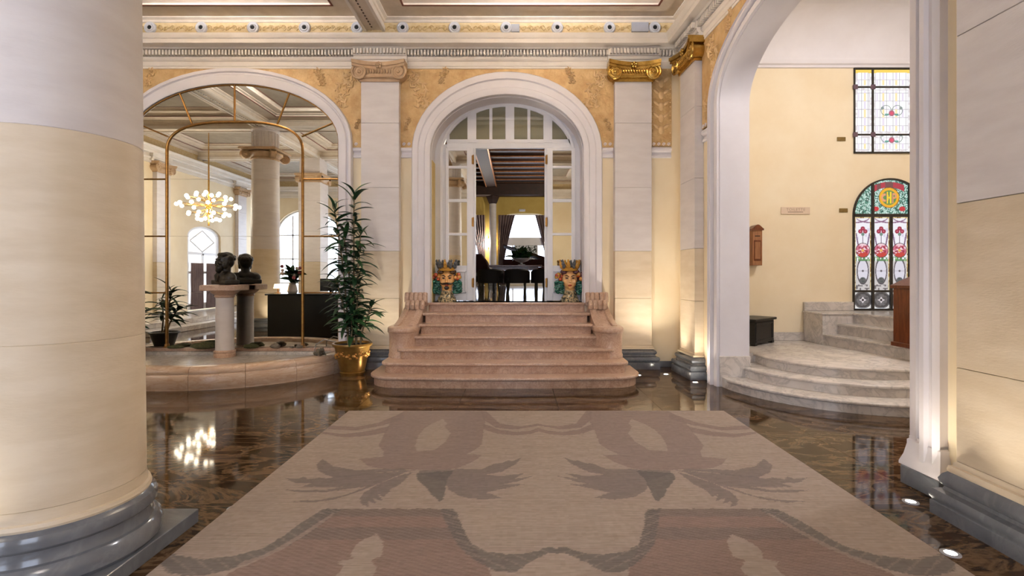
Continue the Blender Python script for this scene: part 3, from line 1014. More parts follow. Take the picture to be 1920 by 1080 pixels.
def bar(pts, r=.017):
    mb = MB(); mb.tube([(x, YM - .008, z) for x, z in pts], r, 8); own(mr, mb.build('brass_bar', brass))
bar([p for p in inner], .021)
bar(arch(MCX, 1.778, 3.86, .963, .34, 40), .014)
for a, b in rw: bar([a, b], .013)
for z in zl[1:]:
    for sg in (-1, 1): bar([(MCX + sg * 1.16, z), (MCX + sg * 1.775, z)], .013)
for sg in (-1, 1):
    mb = MB(); mb.lathe([(.05, .34), (.05, .352), (.03, .36), (.024, .40)], 14, (MCX + sg * 1.16, YM - .02, 0)); own(mr, mb.build('bar_foot', brass))

# ------------------------------------------------------------------ fountain basin under the mirror
fb = thing('fountain_basin', 'low curved honey marble fountain basin beneath the arched mirror', 'fountain', (MCX, 7.8, 0))
A_, B_ = 2.02, 1.84
def ell(t, k): return (MCX - (A_ - k) * math.cos(t), YB - (B_ - k) * math.sin(t))
N_ = 9
for i in range(N_):
    t0, t1 = PI * i / N_ + .0012, PI * (i + 1) / N_ - .0012
    prof = [(.0, 0), (.0, .02), (-.012, .04), (-.012, .19), (.006, .215), (.0, .25), (.02, .29), (.06, .31), (.20, .315), (.235, .30), (.25, .27), (.25, 0)]
    rings = [[(*ell(t0 + (t1 - t0) * k / 10, p[0]), p[1]) for p in prof] for k in range(11)]
    mb = MB(); mb.rings(rings); own(fb, mb.build('rim_block', basinm, smooth=40))
mb = MB(); mb.prism([ell(PI * i / 40, .245) for i in range(41)], 0, .232, 'z'); own(fb, mb.build('basin_floor', whitem))
mb = MB(); mb.box(MCX - 1.80, MCX + 1.80, 8.53, YB, .225, .285, .006); own(fb, mb.build('back_ledge', whitem))
mb = MB(); mb.box(MCX - 1.80, MCX + 1.80, 8.57, YB, .285, .34, .006); own(fb, mb.build('mirror_sill', pinkm))

# ------------------------------------------------------------------ front and left windows (seen in the mirror)
for i, ((c, a), op) in enumerate(zip(FWIN, fw_ops)):
    mb = MB(FW); inn = arch(c, a - .09, 3.5, 1.02, .42); band(mb, inn, arch(c, a + .02, 3.5, 1.12, .35), [(0, .08), (1, .08), (1, .18), (0, .18)])
    for k in (-1, 0, 1): mb.box(c + k * a * .5 - .03, c + k * a * .5 + .03, .09, .16, .4, 4.3)
    for z in (1.2, 2.3, 3.4): mb.box(c - a + .05, c + a - .05, .09, .16, z - .03, z + .03)
    w = S(mb.build('window_%d' % (i + 1), whitewood))
    mb = MB(FW); mb.prism([(x, z) for x, z in inn], .125, .135, 'y'); mb.build('pane', daylight, w, smooth=0)
# white glazed door with a diamond light on the far left wall
mb = MB(LW); c, a = 10.1, .92
inn = arch(c, a - .08, 2.95, .32, .32); band(mb, inn, arch(c, a + .1, 2.95, .43, .30), [(0, .06), (1, .06), (1, .16), (0, .16)])
mb.box(c - .05, c + .05, .07, .15, .32, 2.35); mb.box(c - a, c + a, .07, .15, 2.30, 2.40); mb.box(c - a, c + a, .07, .15, .32, .55); mb.box(c - a, c + a, .07, .15, 1.62, 1.70)
for p, q in (((c - .72, 2.80), (c, 3.20)), ((c, 3.20), (c + .72, 2.80)), ((c + .72, 2.80), (c, 2.42)), ((c, 2.42), (c - .72, 2.80))):
    mb.tube([(p[0], .10, p[1]), (q[0], .10, q[1])], .025, 6)
w = S(mb.build('door_2', whitewood))
mb = MB(LW); mb.prism(inn, .11, .12, 'y'); mb.build('pane', daylight2, w, smooth=0)
def curtain(mb, x0, x1, z0, z1, y, amp=.04, folds=6, pinch=None, n=60, nz=12):
    """hanging cloth with folds between x0 and x1, optionally gathered"""
    rings = []
    for k in range(nz + 1):
        z = z0 + (z1 - z0) * k / nz; row = []
        f = pinch(k / nz) if pinch else (0, 1)
        for i in range(n + 1):
            u = i / n; x = x0 + (x1 - x0) * (f[0] + (f[1] - f[0]) * u)
            row.append((x, y + amp * math.sin(2 * PI * folds * u) * (1 + .2 * math.sin(k)), z))
        rings.append(row)
    back = [[(p[0], p[1] + .012, p[2]) for p in r] for r in rings]
    full = [r + list(reversed(b)) for r, b in zip(rings, back)]
    return mb.rings(full)
for sg, lb in ((-1, 'towards the mirror wall'), (1, 'towards the front windows')):
    mb = MB(LW); curtain(mb, c + sg * .45 - .33, c + sg * .45 + .33, .34, 2.0, .0, .03, 6)
    tag(mb.build('curtain', curtainm), 'dark taupe half curtain on the white glazed door, leaf ' + lb, 'curtain')
# pale stone platform along the left wall
S(MB().box(XL, -9.2, -4.2, 4.6, 0, .15, .01).build('floor_platform', whitem))
S(MB().box(XL, -9.6, -3.8, 4.2, .15, .30, .01).build('floor_platform_step', whitem))

# ------------------------------------------------------------------ stair hall beyond the side arch
YH = 9.0
S(wall(MB(lambda x, y, z: (x, YH + y, z)), 3.12, 9.2, 0, 6.2, 0, .3,
       [arch(6.63, .66, 2.63, .66, .945, 32)]).build('wall_hall_back', cream))
S(MB().box(9.0, 9.2, 2.0, 9.3, 0, 6.2).build('wall_hall_right', cream, smooth=0))
S(MB().box(3.4, 9.2, 2.2, 2.4, 0, 6.2).build('wall_hall_front', cream, smooth=0))
S(MB().box(3.15, 3.30, 7.4, 9.05, 0, 6.2).build('wall_hall_left', cream, smooth=0))
S(MB().box(3.0, 9.2, 2.2, 9.3, 6.0, 6.15).build('ceiling_hall', whitep, smooth=0))
mb = MB(); mb.prism([(YH + .02, 5.24), (YH - .03, 5.25), (YH - .03, 5.29), (YH - .06, 5.31), (YH - .07, 5.36), (YH - .07, 5.40)] +
                    [(YH - .75 + .68 * math.cos(a), 5.40 + .6 * math.sin(a)) for a in [PI / 2 * k / 10 for k in range(11)]] + [(YH + .02, 6.02)], 3.2, 9.0, 'x')
S(mb.build('trim_42', whitep))
L1, L2 = .415, .945
cc = (4.6, 7.30)
hl = thing('curved_steps', 'pale veined marble quarter round steps inside the side arch', 'staircase', (4.6, 6.2, 0))
for i, (R, z0, z1) in enumerate([(1.74, 0, .138), (1.41, .138, .277), (1.07, .277, L1)]):
    def outline(r):
        pts = ([(3.33, 7.6), (3.33, 7.131), (cc[0] - r, 7.13)] if i < 2 else [(3.32, 7.55), (cc[0] - r, 7.55)]) + [(cc[0] - r, cc[1])] + [(cc[0] - r * math.cos(a), cc[1] - r * math.sin(a)) for a in [PI / 2 * k / 24 for k in range(1, 25)]]
        return pts + [(8.9, cc[1] - r), (8.9, 8.98), (3.32, 8.98)] if i == 2 else pts + [(8.9, cc[1] - r), (8.9, 7.6)]
    def flat(r, z): return [(max(x, 2.9 if y > 7.0 else 0), min(y, 7.13) if x < 3.32 else y, z) for x, y in outline(r)]
    mb = MB(); mb.rings([flat(R - .03, z0), flat(R - .03, z1 - .036)]); own(hl, mb.build('riser', whitem, smooth=30))
    mb = MB(); mb.rings([flat(R - .008, z1 - .036), flat(R, z1 - .028), flat(R, z1 - .008), flat(R - .008, z1)]); own(hl, mb.build('tread', whitem, smooth=50))
uf = thing('upper_steps', 'short upper flight of marble steps leading to the stained glass door', 'staircase', (5.6, 7.9, L1))
UPS = [(5.09, 5.40, L1, .592), (5.33, 5.52, .592, .769), (5.58, 5.74, .769, L2)]
for i, (xa, xb, z0, z1) in enumerate(UPS):
    y0 = 6.55 if i == 0 else 7.28
    def pl(o, z): return [(xb + o, y0, z), (8.9, y0, z), (8.9, 8.42, z), (xa + o, 8.42, z)]
    mb = MB(); mb.rings([pl(.03, z0), pl(.03, z1 - .036)]); own(uf, mb.build('riser', whitem))
    mb = MB(); mb.rings([pl(.006, z1 - .036), pl(0, z1 - .028), pl(0, z1 - .008), pl(.006, z1)]); own(uf, mb.build('tread', whitem))
own(uf, MB().box(5.09, 8.9, 8.42, 8.98, L1, L2 - .03, .003).build('landing_block', whitem))
own(uf, MB().box(5.07, 8.9, 8.40, 8.98, L2 - .03, L2, .006).build('landing_slab', whitem))
own(uf, MB().box(5.09, 5.96, 8.94, 9.0, L2, 1.10, .006).build('upstand', whitem))
S(MB().box(3.3, 5.09, 8.96, 9.0, L1, .56, .005).build('baseboard_hall', whitem))

# stained glass -------------------------------------------------------------
def painted(name, fn, x0, x1, z0, z1, y, nx, nz, mat, parent, inside=None):
    """pane whose printed colours come from fn(x, z)"""
    xs_ = np.linspace(x0, x1, nx); zs_ = np.linspace(z0, z1, nz)
    X, Z = np.meshgrid(xs_, zs_)
    Cc = fn(X, Z)
    vs = np.stack([X.ravel(), np.full(X.size, y), Z.ravel()], 1)
    idx = np.arange(nx * nz).reshape(nz, nx)
    q = np.stack([idx[:-1, :-1], idx[:-1, 1:], idx[1:, 1:], idx[1:, :-1]], -1).reshape(-1, 4)
    if inside is not None:
        keep = inside(vs[q].mean(1)[:, 0], vs[q].mean(1)[:, 2]); q = q[keep]
    me = bpy.data.meshes.new(name); me.from_pydata(vs.tolist(), [], q.tolist())
    ca = me.color_attributes.new('paint', 'FLOAT_COLOR', 'POINT')
    arr = np.ones((X.size, 4), np.float32); c = Cc.reshape(-1, 3)
    arr[:, :3] = np.where(c <= .04045, c / 12.92, ((c + .055) / 1.055) ** 2.4)
    ca.data.foreach_set('color', arr.ravel())
    return own_or(name, me, mat, parent)
def own_or(name, me, mat, parent):
    o = put(name, me, mat, parent); return o
def hsh(a, b): return np.modf(np.abs(np.sin(a * 127.1 + b * 311.7) * 43758.5453))[0]
def lay(C, m, col): C[m] = col
stained = emis('stained_glass', '#ffffff', .225, 'paint')
rng = np.random.RandomState(3)
def col_lower(x0, x1, z0, z1):
    def f(X, Z):
        u = (X - (x0 + x1) / 2) / ((x1 - x0) / 2); v = (Z - z0) / (z1 - z0)
        asp = (z1 - z0) / ((x1 - x0) / 2)
        C = np.zeros(X.shape + (3,)); C[:] = (.95, .95, .98)
        lay(C, hsh(np.floor(u * 4), np.floor(v * 26)) > .86, (.86, .84, .93))
        # garlands
        for s_ in (-1, 1):
            d = np.abs((v - .985) * asp + .62 * np.sqrt(np.clip(1 - (u * s_ - 1) ** 2 / 3.2, 0, 1)) - .1)
            lay(C, (d < .075) & (v > .80), (.55, .38, .52))
        d = np.abs(np.abs(u) - .45 - (v - .55) * 1.6)
        lay(C, (d < .08) & (v > .60) & (v < .78), (.48, .36, .50))
        lay(C, (np.abs(u) < .06) & (v > .62) & (v < .78), (.42, .30, .44))
        # trefoil
        for (cu, cv) in ((0, .845), (-.3, .805), (.3, .805)):
            r = np.hypot(u - cu, (v - cv) * asp)
            lay(C, r < .26, (.62, .10, .26)); lay(C, r < .08, (.86, .45, .55))
        lay(C, (np.hypot(u, (v - .765) * asp) < .2), (.42, .55, .5))
        # rose
        r = np.hypot(u, (v - .545) * asp * .98); a = np.arctan2((v - .545) * asp, u)
        k = hsh(np.floor(a * 2.6 + r * 2), np.floor(r * 5))
        m = r < .82
        lay(C, m, (.80, .42, .52)); lay(C, m & (k > .6), (.95, .82, .86)); lay(C, m & (k < .28), (.62, .10, .24))
        lay(C, m & (a < -.6) & (a > -2.4) & (r > .3), (.78, .24, .22)); lay(C, r < .16, (.93, .72, .35))
        lay(C, (r > .80) & (r < .88), (.30, .25, .28))
        # leaves under the rose
        m = (v > .385) & (v < .46) & ~(r < .88)
        k = hsh(np.floor(u * 7), np.floor(v * 40))
        lay(C, m & (k > .25), (.36, .55, .36)); lay(C, m & (k > .75), (.62, .76, .55))
        # oval
        r = np.hypot(u / .64, (v - .26) / .165)
        m = (v < .40)
        lay(C, m & (r > 1) & (np.abs(u) < .84), (.80, .78, .78))
        lay(C, (r < 1) & m, (.86, .85, .90)); lay(C, (np.abs(r - 1.03) < .09) & (v < .405), (.30, .27, .32))
        lay(C, (np.hypot(u, (v - .262) * asp) < .12), (.08, .05, .07))
        lay(C, (r < 1) & ((np.abs(u) < .02) | (np.abs(v - .262) < .003)), (.62, .58, .62))
        lay(C, (np.hypot(u, (v - .135) * asp * 1.1) < .40), (.36, .37, .38)); k = hsh(np.floor(u * 9), np.floor(v * 70)); lay(C, (np.hypot(u, (v - .135) * asp * 1.1) < .40) & (k > .7), (.24, .28, .28))
        m = v < .075; lay(C, m & (hsh(np.floor(u * 5), np.floor(v * 60)) > .5), (.42, .40, .42))
        # amber border
        m = (np.abs(u) > .86) | (v > .982)
        k = hsh(np.floor(u * 9), np.floor(v * 44))
        lay(C, m, (.80, .66, .38)); lay(C, m & (k > .55), (.93, .88, .72)); lay(C, m & (k < .2), (.52, .38, .22))
        return C
    return f
def col_foot(x0, x1, z0, z1):
    def f(X, Z):
        u = (X - (x0 + x1) / 2) / ((x1 - x0) / 2); v = (Z - (z0 + z1) / 2) / ((z1 - z0) / 2)
        C = np.zeros(X.shape + (3,)); C[:] = (.42, .41, .42)
        k = hsh(np.floor(u * 6), np.floor(v * 6)); lay(C, k > .6, (.30, .29, .30))
        r = np.hypot(u, v)
        lay(C, (np.abs(r - .86) < .10), (.25, .24, .25)); lay(C, (r > 1.12), (.86, .85, .84))
        lay(C, (np.sqrt(np.abs(u)) + np.sqrt(np.abs(v)) < .80), (.90, .86, .88)); lay(C, r < .16, (.06, .05, .05))
        return C
    return f
ECX, ECZ = 6.63, 2.95
def tymp(X, Z):
    u, v = X - ECX, Z - 2.63
    C = np.zeros(X.shape + (3,)); C[:] = (.84, .92, .90)
    w = np.sin(u * 60 + 4 * np.sin(v * 30)) * np.sin(v * 55 + 4 * np.sin(u * 34)); k = hsh(np.floor(u * 48), np.floor(v * 48))
    lay(C, w > -.15, (.34, .60, .52)); lay(C, (w > .25), (.20, .42, .38)); lay(C, k > .84, (.70, .85, .80)); lay(C, k < .10, (.12, .26, .24))
    r = np.hypot(u, v)
    m = (r > .50) & (r < .60) & (np.abs(u) < .27); lay(C, m, (.45, .25, .28)); lay(C, m & (hsh(np.floor(u * 14), 1.0) > .55), (.70, .16, .26))
    for s_ in (-1, 1): lay(C, np.hypot(u - s_ * .235, (v - .12) * 1.3) < .055, (.80, .16, .22))
    e = np.hypot(X - ECX, Z - ECZ)
    lay(C, e < .185, (.18, .14, .08)); lay(C, e < .178, (.95, .70, .08))
    lay(C, (e < .13), (.35, .55, .30))
    # interlaced monogram
    U, V = X - ECX, Z - ECZ
    lay(C, (e < .15) & (np.abs(np.hypot(U + .07, V) - .055) < .019) & ~((U > -.045) & (np.abs(V) < .02)), (.92, .62, .45))
    lay(C, (np.abs(np.hypot(U - .085, V - .03) - .036) < .017) | ((np.abs(U - .062) < .014) & (np.abs(V + .015) < .085)), (.90, .60, .42))
    lay(C, ((np.abs(np.abs(U) - .032) < .016) & (np.abs(V) < .105)) | ((np.abs(V) < .016) & (np.abs(U) < .035)), (.97, .84, .12))
    lay(C, ((np.abs(np.abs(U) - .052) < .006) & (np.abs(V) < .105)), (.32, .36, .40))
    lay(C, (e < .178) & (e > .165) & (hsh(np.floor(np.arctan2(V, U) * 5), 3.0) > .5), (.85, .55, .06))
    return C
KH = YH / F
def hx(px): return (px - VX) * KH
def hz(py): return H + (VY - py) * KH
wr_ = S(MB().box(5.98, 7.28, YH - .03, YH + .06, hz(407), hz(401), .004).build('door_3', darkiron))
fr = MB()
band(fr, arch(ECX, .632, 2.63, .632, L2 + .03, 32), arch(ECX, .66, 2.63, .66, L2, 32), [(0, YH - .03), (1, YH - .03), (1, YH + .06), (0, YH + .06)])
def htop(x, r=.64): return 2.63 + math.sqrt(max(0, r * r - (x - ECX) ** 2))
bars = [(1634, 1637.5), (1668.5, 1672), (1703, 1707)]
for k, (a, b) in enumerate(bars):
    xa, xb = hx(a) - .004, hx(b) + .004
    fr.box(xa, xb, YH - .028, YH + .055, L2, 2.66 if k == 1 else htop((xa + xb) / 2), .004)
fr.box(5.99, 7.27, YH - .025, YH + .05, hz(548), hz(544), .003)
fr.box(5.97, 7.29, YH - .03, YH + .05, L2, L2 + .035, .004)
fr.build('iron_frame', darkiron, wr_)
cols = [(1603.5, 1633.5), (1638, 1668), (1672.5, 1702.5), (1707.5, 1734)]
for (a, b) in cols:
    x0, x1 = hx(a) - .006, hx(b) + .006
    painted('pane', col_lower(x0, x1, hz(544), hz(407)), x0, x1, hz(545), hz(406), YH + .01, 48, 200, stained, wr_)
    painted('pane', col_foot(x0, x1, hz(577), hz(548)), x0, x1, hz(578), hz(547), YH + .01, 44, 44, stained, wr_)
for (a, b) in ((5.985, hx(1635)), (hx(1636), hx(1704.5)), (hx(1705.5), 7.275)):
    painted('pane', tymp, a, b, 2.62, 3.29, YH + .01, int((b - a) * 160), 130, stained, wr_, lambda x, z: np.hypot(x - ECX, np.maximum(z - 2.63, 0)) < .645)
# leaded window above
ww = S(MB().box(hx(1600), hx(1736), YH - .03, YH, hz(131.5), hz(127.5), .003).build('window_4', darkiron))
fr = MB()
fr.box(hx(1600), hx(1736), YH - .03, YH, hz(288), hz(285), .003)
for a, b in ((1600, 1602.5), (1633, 1637), (1705, 1709), (1733.5, 1736)): fr.box(hx(a), hx(b), YH - .028, YH, hz(288), hz(128), .003)
for p in (164, 253): fr.box(hx(1600), hx(1736), YH - .026, YH, hz(p + 1.6), hz(p - 1.6), .003)
fr.build('iron_frame', darkiron, ww)
for px in (1602, 1635, 1707):
    for py in (164, 253):
        MB().box(hx(px - 4.5), hx(px + 4.5), YH - .036, YH - .02, hz(py + 4.5), hz(py - 4.5), .006).build('corner_plate', plumiron, ww)
def upper(x0, x1, z0, z1, rose):
    def f(X, Z):
        C = np.zeros(X.shape + (3,)); C[:] = (1.0, 1.0, 1.0)
        cw, ch = .115, .145
        gx = np.abs(np.modf((X - x0) / cw + .5)[0] - .5) * cw; gz = np.abs(np.modf((Z - z0) / ch + .5)[0] - .5) * ch
        lay(C, (gx < .0055) | (gz < .0055), (.66, .64, .68))
        e = np.minimum(np.minimum(X - x0, x1 - X), np.minimum(Z - z0, z1 - Z))
        lay(C, (e < .035) & (hsh(np.floor(X * 22), np.floor(Z * 22)) > .6), (.86, .83, .84)); lay(C, np.abs(e - .036) < .004, (.70, .68, .72))
        ci = np.floor((X - x0) / cw); cj = np.floor((Z - z0) / ch)
        m = (np.abs(np.modf((X - x0) / cw)[0] - .5) < .16) & (e > .05)
        lay(C, m & (np.modf((ci + cj) / 2)[0] < .25), (.86, .83, .90)); lay(C, m & (np.modf((ci + cj) / 2)[0] > .25) & (np.modf(ci / 2)[0] > .2), (.93, .86, .66))
        if rose:
            cx, cz = (x0 + x1) / 2, z0 + (z1 - z0) * rose
            for s_ in (-1, 1):
                lay(C, np.abs(np.hypot(X - cx - s_ * .10, Z - cz - .05) - .09) < .006, (.45, .52, .50))
                lay(C, np.hypot(X - cx - s_ * .165, Z - cz - .09) < .028, (.50, .56, .56))
            r = np.hypot(X - cx, Z - cz); lay(C, r < .052, (.66, .35, .45)); lay(C, r < .026, (.86, .25, .40))
            lay(C, (np.abs(Z - cz + .02) < .014) & (np.abs(np.abs(X - cx) - .085) < .035), (.35, .62, .58))
        if z1 > 5.2: lay(C, (e < .05) & (Z > z1 - .06), (.93, .80, .36))
        return C
    return f
leaded = emis('leaded_glass', '#ffffff', .265, 'paint')
for (a, b) in ((1602.5, 1633), (1637, 1705), (1709, 1733.5)):
    for (p, q, rs) in ((165.6, 131.5, 0), (251.4, 165.6, .45), (285, 254.6, .72)):
        mid = a == 1637
        painted('pane', upper(hx(a), hx(b), hz(p), hz(q), rs if mid else 0), hx(a) - .003, hx(b) + .003, hz(p) - .003, hz(q) + .003, YH - .012, int((b - a) * 4.5) + 4, int((p - q) * 4.0) + 4, leaded, ww)

# ------------------------------------------------------------------ dining room beyond the doors
YD = 23.0
KD = YD / F
def qx(px, Y=YD): return (px - VX) * Y / F
def qz(py, Y=YD): return H + (VY - py) * Y / F
S(MB().box(-6, 6, 9.02, 24.5, ZL - .15, ZL).build('floor_dining', floor2, smooth=0))
S(MB().box(-6.2, -6, 9.15, 24.5, ZL, 6.4).build('wall_dining_left', yellowp, smooth=0))
S(MB().box(6, 6.2, 9.15, 24.5, ZL, 6.4).build('wall_dining_right', yellowp, smooth=0))
da = [arch(c, 1.22, 3.75, .62, ZL + .01, 24, 3.0) for c in (-2.62, .40, 3.3)]
S(wall(MB(lambda x, y, z: (x, YD + y, z)), -6, 6, ZL, 6.4, 0, .4, da).build('wall_dining_back', yellowp))
S(MB().box(-6, 6, 9.15, 23.4, 5.9, 6.05).build('ceiling_dining', ceilwood, smooth=0))
for k in range(16):
    y = 9.8 + k * .86
    o = S(MB().box(-6, 6, y, y + .26, 5.66, 5.9, .02).build('trim_%d' % (50 + k), ceilwood))
    MB().box(-6, 6, y - .02, y + .0, 5.66, 5.70, .004).build('copper_bead', copper, o)
o = S(MB().box(-1.32, -.90, 9.15, 23, 5.48, 5.9, .02).build('trim_66', ceilwood))
for x in (-1.33, -.89): MB().box(x - .025, x + .025, 9.15, 22.9, 5.47, 5.55, .01).build('copper_bead', copper, o)
S(MB().box(-6, 6, 22.5, 23, 5.10, 5.66, .03).build('trim_67', ceilwood))
for i, cx_ in enumerate((-2.62, .40, 3.3)):
    mb = MB(); inn = arch(cx_, 1.12, 3.75, .54, ZL + .1, 24, 3.0)
    band(mb, inn, arch(cx_, 1.24, 3.75, .64, ZL, 24, 3.0), [(0, 23.10), (1, 23.10), (1, 23.3), (0, 23.3)])
    mb.box(cx_ - 1.15, cx_ + 1.15, 23.1, 23.25, qz(460), qz(445)); mb.box(cx_ - 1.15, cx_ + 1.15, 23.1, 23.25, ZL, ZL + .25)
    for k in (-1, 0, 1): mb.box(cx_ + k * .56 - .03, cx_ + k * .56 + .03, 23.12, 23.22, ZL, qz(455))
    w = S(mb.build('window_%d' % (5 + i), whitewood))
    mb = MB(); mb.prism(inn, 23.22, 23.23, 'y'); mb.build('pane', daylight, w, smooth=0)
MB().box(-.1, .95, 23.16, 23.2, 2.2, 2.98).build('garden_screen', garden, bpy.data.objects['window_6'], smooth=0)

# ------------------------------------------------------------------ rug
RX0, RX1, RY0, RY1, RAX = -1.93, 2.39, -1.2, 5.84, .228
def gp(z, sx, sy, k):
    """points read off a zoomed view of the rug, laid on the floor plan"""
    out = []
    for a, b in z:
        px, py = sx + a * k, sy + b * k
        y = F * H / (py - VY); out.append(((px - VX) * y / F, y))
    return out
def inpoly(X, Y, poly):
    m = np.zeros(X.shape, bool); n = len(poly)
    for i in range(n):
        x1, y1 = poly[i]; x2, y2 = poly[i - 1]
        if y1 == y2: continue
        c = ((y1 > Y) != (y2 > Y)) & (X < (x2 - x1) * (Y - y1) / (y2 - y1) + x1)
        m ^= c
    return m
K1 = .2604
Z1 = lambda p: gp(p, 500, 760, K1)
K2 = .2656
Z2 = lambda p: gp(p, 270, 940, K2)
Z3 = lambda p: gp(p, 700, 940, K2)
body = Z1([(990, 48), (1560, 48), (1575, 130), (1560, 190), (1550, 290), (1500, 330), (1430, 365), (1555, 365), (1480, 420), (1370, 465), (1250, 480), (1060, 475), (800, 465), (720, 440), (665, 395), (840, 380), (840, 340), (805, 300), (850, 210), (880, 150), (900, 100)])
hole = Z1([(1190, 140), (1270, 105), (1300, 140), (1280, 160), (1325, 210), (1290, 270), (1250, 300), (1210, 330), (1080, 340), (1070, 300), (1090, 230), (1130, 180)])
garl = [Z1(p) for p in (
    [(440, 152), (640, 165), (800, 135), (980, 60), (1000, 100), (850, 150), (640, 190), (440, 180)],
    [(400, 198), (560, 215), (720, 195), (880, 160), (860, 205), (720, 230), (560, 240), (400, 212)],
    [(1540, 48), (1580, 48), (1680, 140), (1820, 160), (1900, 150), (1960, 138), (1960, 155), (1900, 165), (1800, 182), (1650, 170), (1560, 110)],
    [(1560, 140), (1680, 185), (1800, 200), (1900, 190), (1960, 170), (1960, 196), (1900, 215), (1780, 226), (1650, 212), (1560, 180)])]
leaf_g = [Z1(p) for p in (
    [(1000, 470), (800, 470), (640, 478), (480, 450), (400, 395), (355, 440), (380, 490), (480, 530), (640, 520), (820, 492), (1000, 482)],
    [(1080, 475), (900, 490), (500, 525), (430, 540), (380, 530), (300, 545), (270, 525), (220, 540), (130, 533), (200, 570), (330, 572), (250, 598), (400, 603), (560, 598), (420, 622), (250, 622), (130, 618), (250, 640), (420, 637), (600, 610), (720, 598), (560, 660), (400, 690), (190, 705), (330, 712), (480, 692), (640, 642), (780, 587), (1000, 492)],
    [(1050, 490), (960, 580), (900, 610), (850, 670), (800, 650), (840, 700), (760, 680), (790, 720), (720, 700), (740, 745), (690, 730), (670, 690), (700, 640), (800, 580), (950, 520)],
    [(1100, 480), (1400, 470), (1550, 470), (1640, 430), (1700, 425), (1740, 405), (1770, 412), (1835, 385), (1800, 430), (1690, 490), (1580, 510), (1700, 520), (1860, 500), (1780, 540), (1930, 518), (1800, 560), (1700, 580), (1860, 578), (1700, 612), (1580, 640), (1700, 678), (1560, 692), (1400, 670), (1310, 620), (1280, 560), (1100, 500)])]
leaf_d = Z1([(1080, 500), (1350, 480), (1300, 540), (1290, 600), (1270, 690), (1250, 705), (1180, 650), (1160, 610), (1130, 590), (1080, 540)])
band2 = Z2([(1270, 65), (1130, 150), (980, 260), (850, 340), (640, 400), (420, 425), (250, 400), (190, 385), (110, 440), (150, 515), (300, 545), (450, 535), (600, 500), (800, 430), (1000, 340), (1180, 230), (1400, 65)])
gap2 = Z2([(1330, 95), (1150, 215), (980, 320), (840, 395), (700, 440), (600, 520), (700, 480), (850, 415), (1000, 340), (1180, 225), (1350, 100)])
band3 = Z3([(560, 65), (590, 95), (620, 180), (690, 310), (800, 370), (950, 390), (1100, 380), (1240, 335), (1300, 350), (1300, 390), (1245, 375), (1100, 450), (1000, 520), (860, 512), (700, 420), (600, 330), (520, 180), (470, 65)])
# everything between the two borders belongs to the trunk
trunk2 = Z2([(1270, 65), (1700, 65)]) + Z3([(560, 65), (620, 180), (700, 330), (800, 460), (900, 700), (900, 1100)]) + Z2([(700, 1100), (300, 800), (600, 520), (1000, 340), (1180, 220)])
hole2 = Z2([(1640, 245), (1690, 300), (1680, 400), (1600, 430), (1650, 490), (1600, 560), (1640, 700), (1400, 700), (1340, 560), (1400, 480), (1370, 440), (1470, 420), (1460, 380), (1500, 320), (1560, 280)])
PERY = body[0][1] - trunk2[0][1]
nx = 470
xs_ = np.linspace(RX0, RX1, nx)
ys_ = np.concatenate([[RY0], np.linspace(-1.19, 2.3, 60), np.linspace(2.31, RY1, 400)])
X, Y = np.meshgrid(xs_, ys_)
Xm = np.where(X > RAX, 2 * RAX - X, X)
jit = (hsh(np.floor(X * 60), np.floor(Y * 90)) - .5)
Xj = Xm + jit * .008; Yj = Y + (hsh(np.floor(Y * 120), np.floor(X * 40)) - .5) * .012
base_c = np.array(lin('#a3958b')); mauve = np.array(lin('#867673')); grey = np.array(lin('#766d6c')); dk = np.array(lin('#6b6664')); rose = np.array(lin('#857069'))
C = np.zeros(X.shape + (3,)); C[:] = base_c
C *= (1 + .07 * (hsh(np.floor(Y * 70), 1.0 + 0 * X) - .5) + .05 * (hsh(np.floor(Y * 70), np.floor(X * 6)) - .5))[..., None]
def blend(m, col, k=1.0): C[m] = C[m] * (1 - k) + col * k
for p in garl: blend(inpoly(Xj, Yj, p), mauve, .75)
mb_ = inpoly(Xj, Yj, body) & ~inpoly(Xj, Yj, hole); blend(mb_, mauve, .72)
for p in leaf_g: blend(inpoly(Xj, Yj, p), grey, .72)
blend(inpoly(Xj, Yj, leaf_d), dk, .85)
def second(dy):
    Yk = Yj + dy
    t = inpoly(Xj, Yk, trunk2) & ~inpoly(Xj, Yk, hole2)
    blend(t, rose, .85)
    st_ = t & (hsh(np.floor(Yk * 7), 2.0) > .55); blend(st_, dk, .45)
    b_ = inpoly(Xj, Yk, band2) | inpoly(Xj, Yk, band3); blend(b_, dk, .8)
    blend(inpoly(Xj, Yk, gap2), base_c, .6)
    ln = b_ & (np.abs(np.modf((Xm * 2.2 + Yk * 3.1) * 4)[0]) < .14); blend(ln, base_c, .35)
second(0.0)
C *= (1 + .12 * (hsh(np.floor(X * 38), np.floor(Y * 46)) - .5))[..., None]
blend(mb_ & (np.modf(Y * 26)[0] < .25), base_c, .25)
tw = inpoly(Xj, Yj, trunk2); blend(tw & (np.modf(Y * 30 + X * 14)[0] < .3), base_c, .30)
rugm = bpy.data.materials.new('woven_rug'); rugm.use_nodes = True
nt = rugm.node_tree; b = nt.nodes['Principled BSDF']; b.inputs['Roughness'].default_value = .95; b.inputs['Specular IOR Level'].default_value = .15
va = nt.nodes.new('ShaderNodeVertexColor'); va.layer_name = 'weave'
tcn = nt.nodes.new('ShaderNodeTexCoord'); mpn = nt.nodes.new('ShaderNodeMapping'); mpn.inputs['Scale'].default_value = (6, 130, 1)
nn = nt.nodes.new('ShaderNodeTexNoise'); nn.inputs['Scale'].default_value = 1.0; nn.inputs['Detail'].default_value = 5
nt.links.new(tcn.outputs['Object'], mpn.inputs[0]); nt.links.new(mpn.outputs[0], nn.inputs['Vector'])
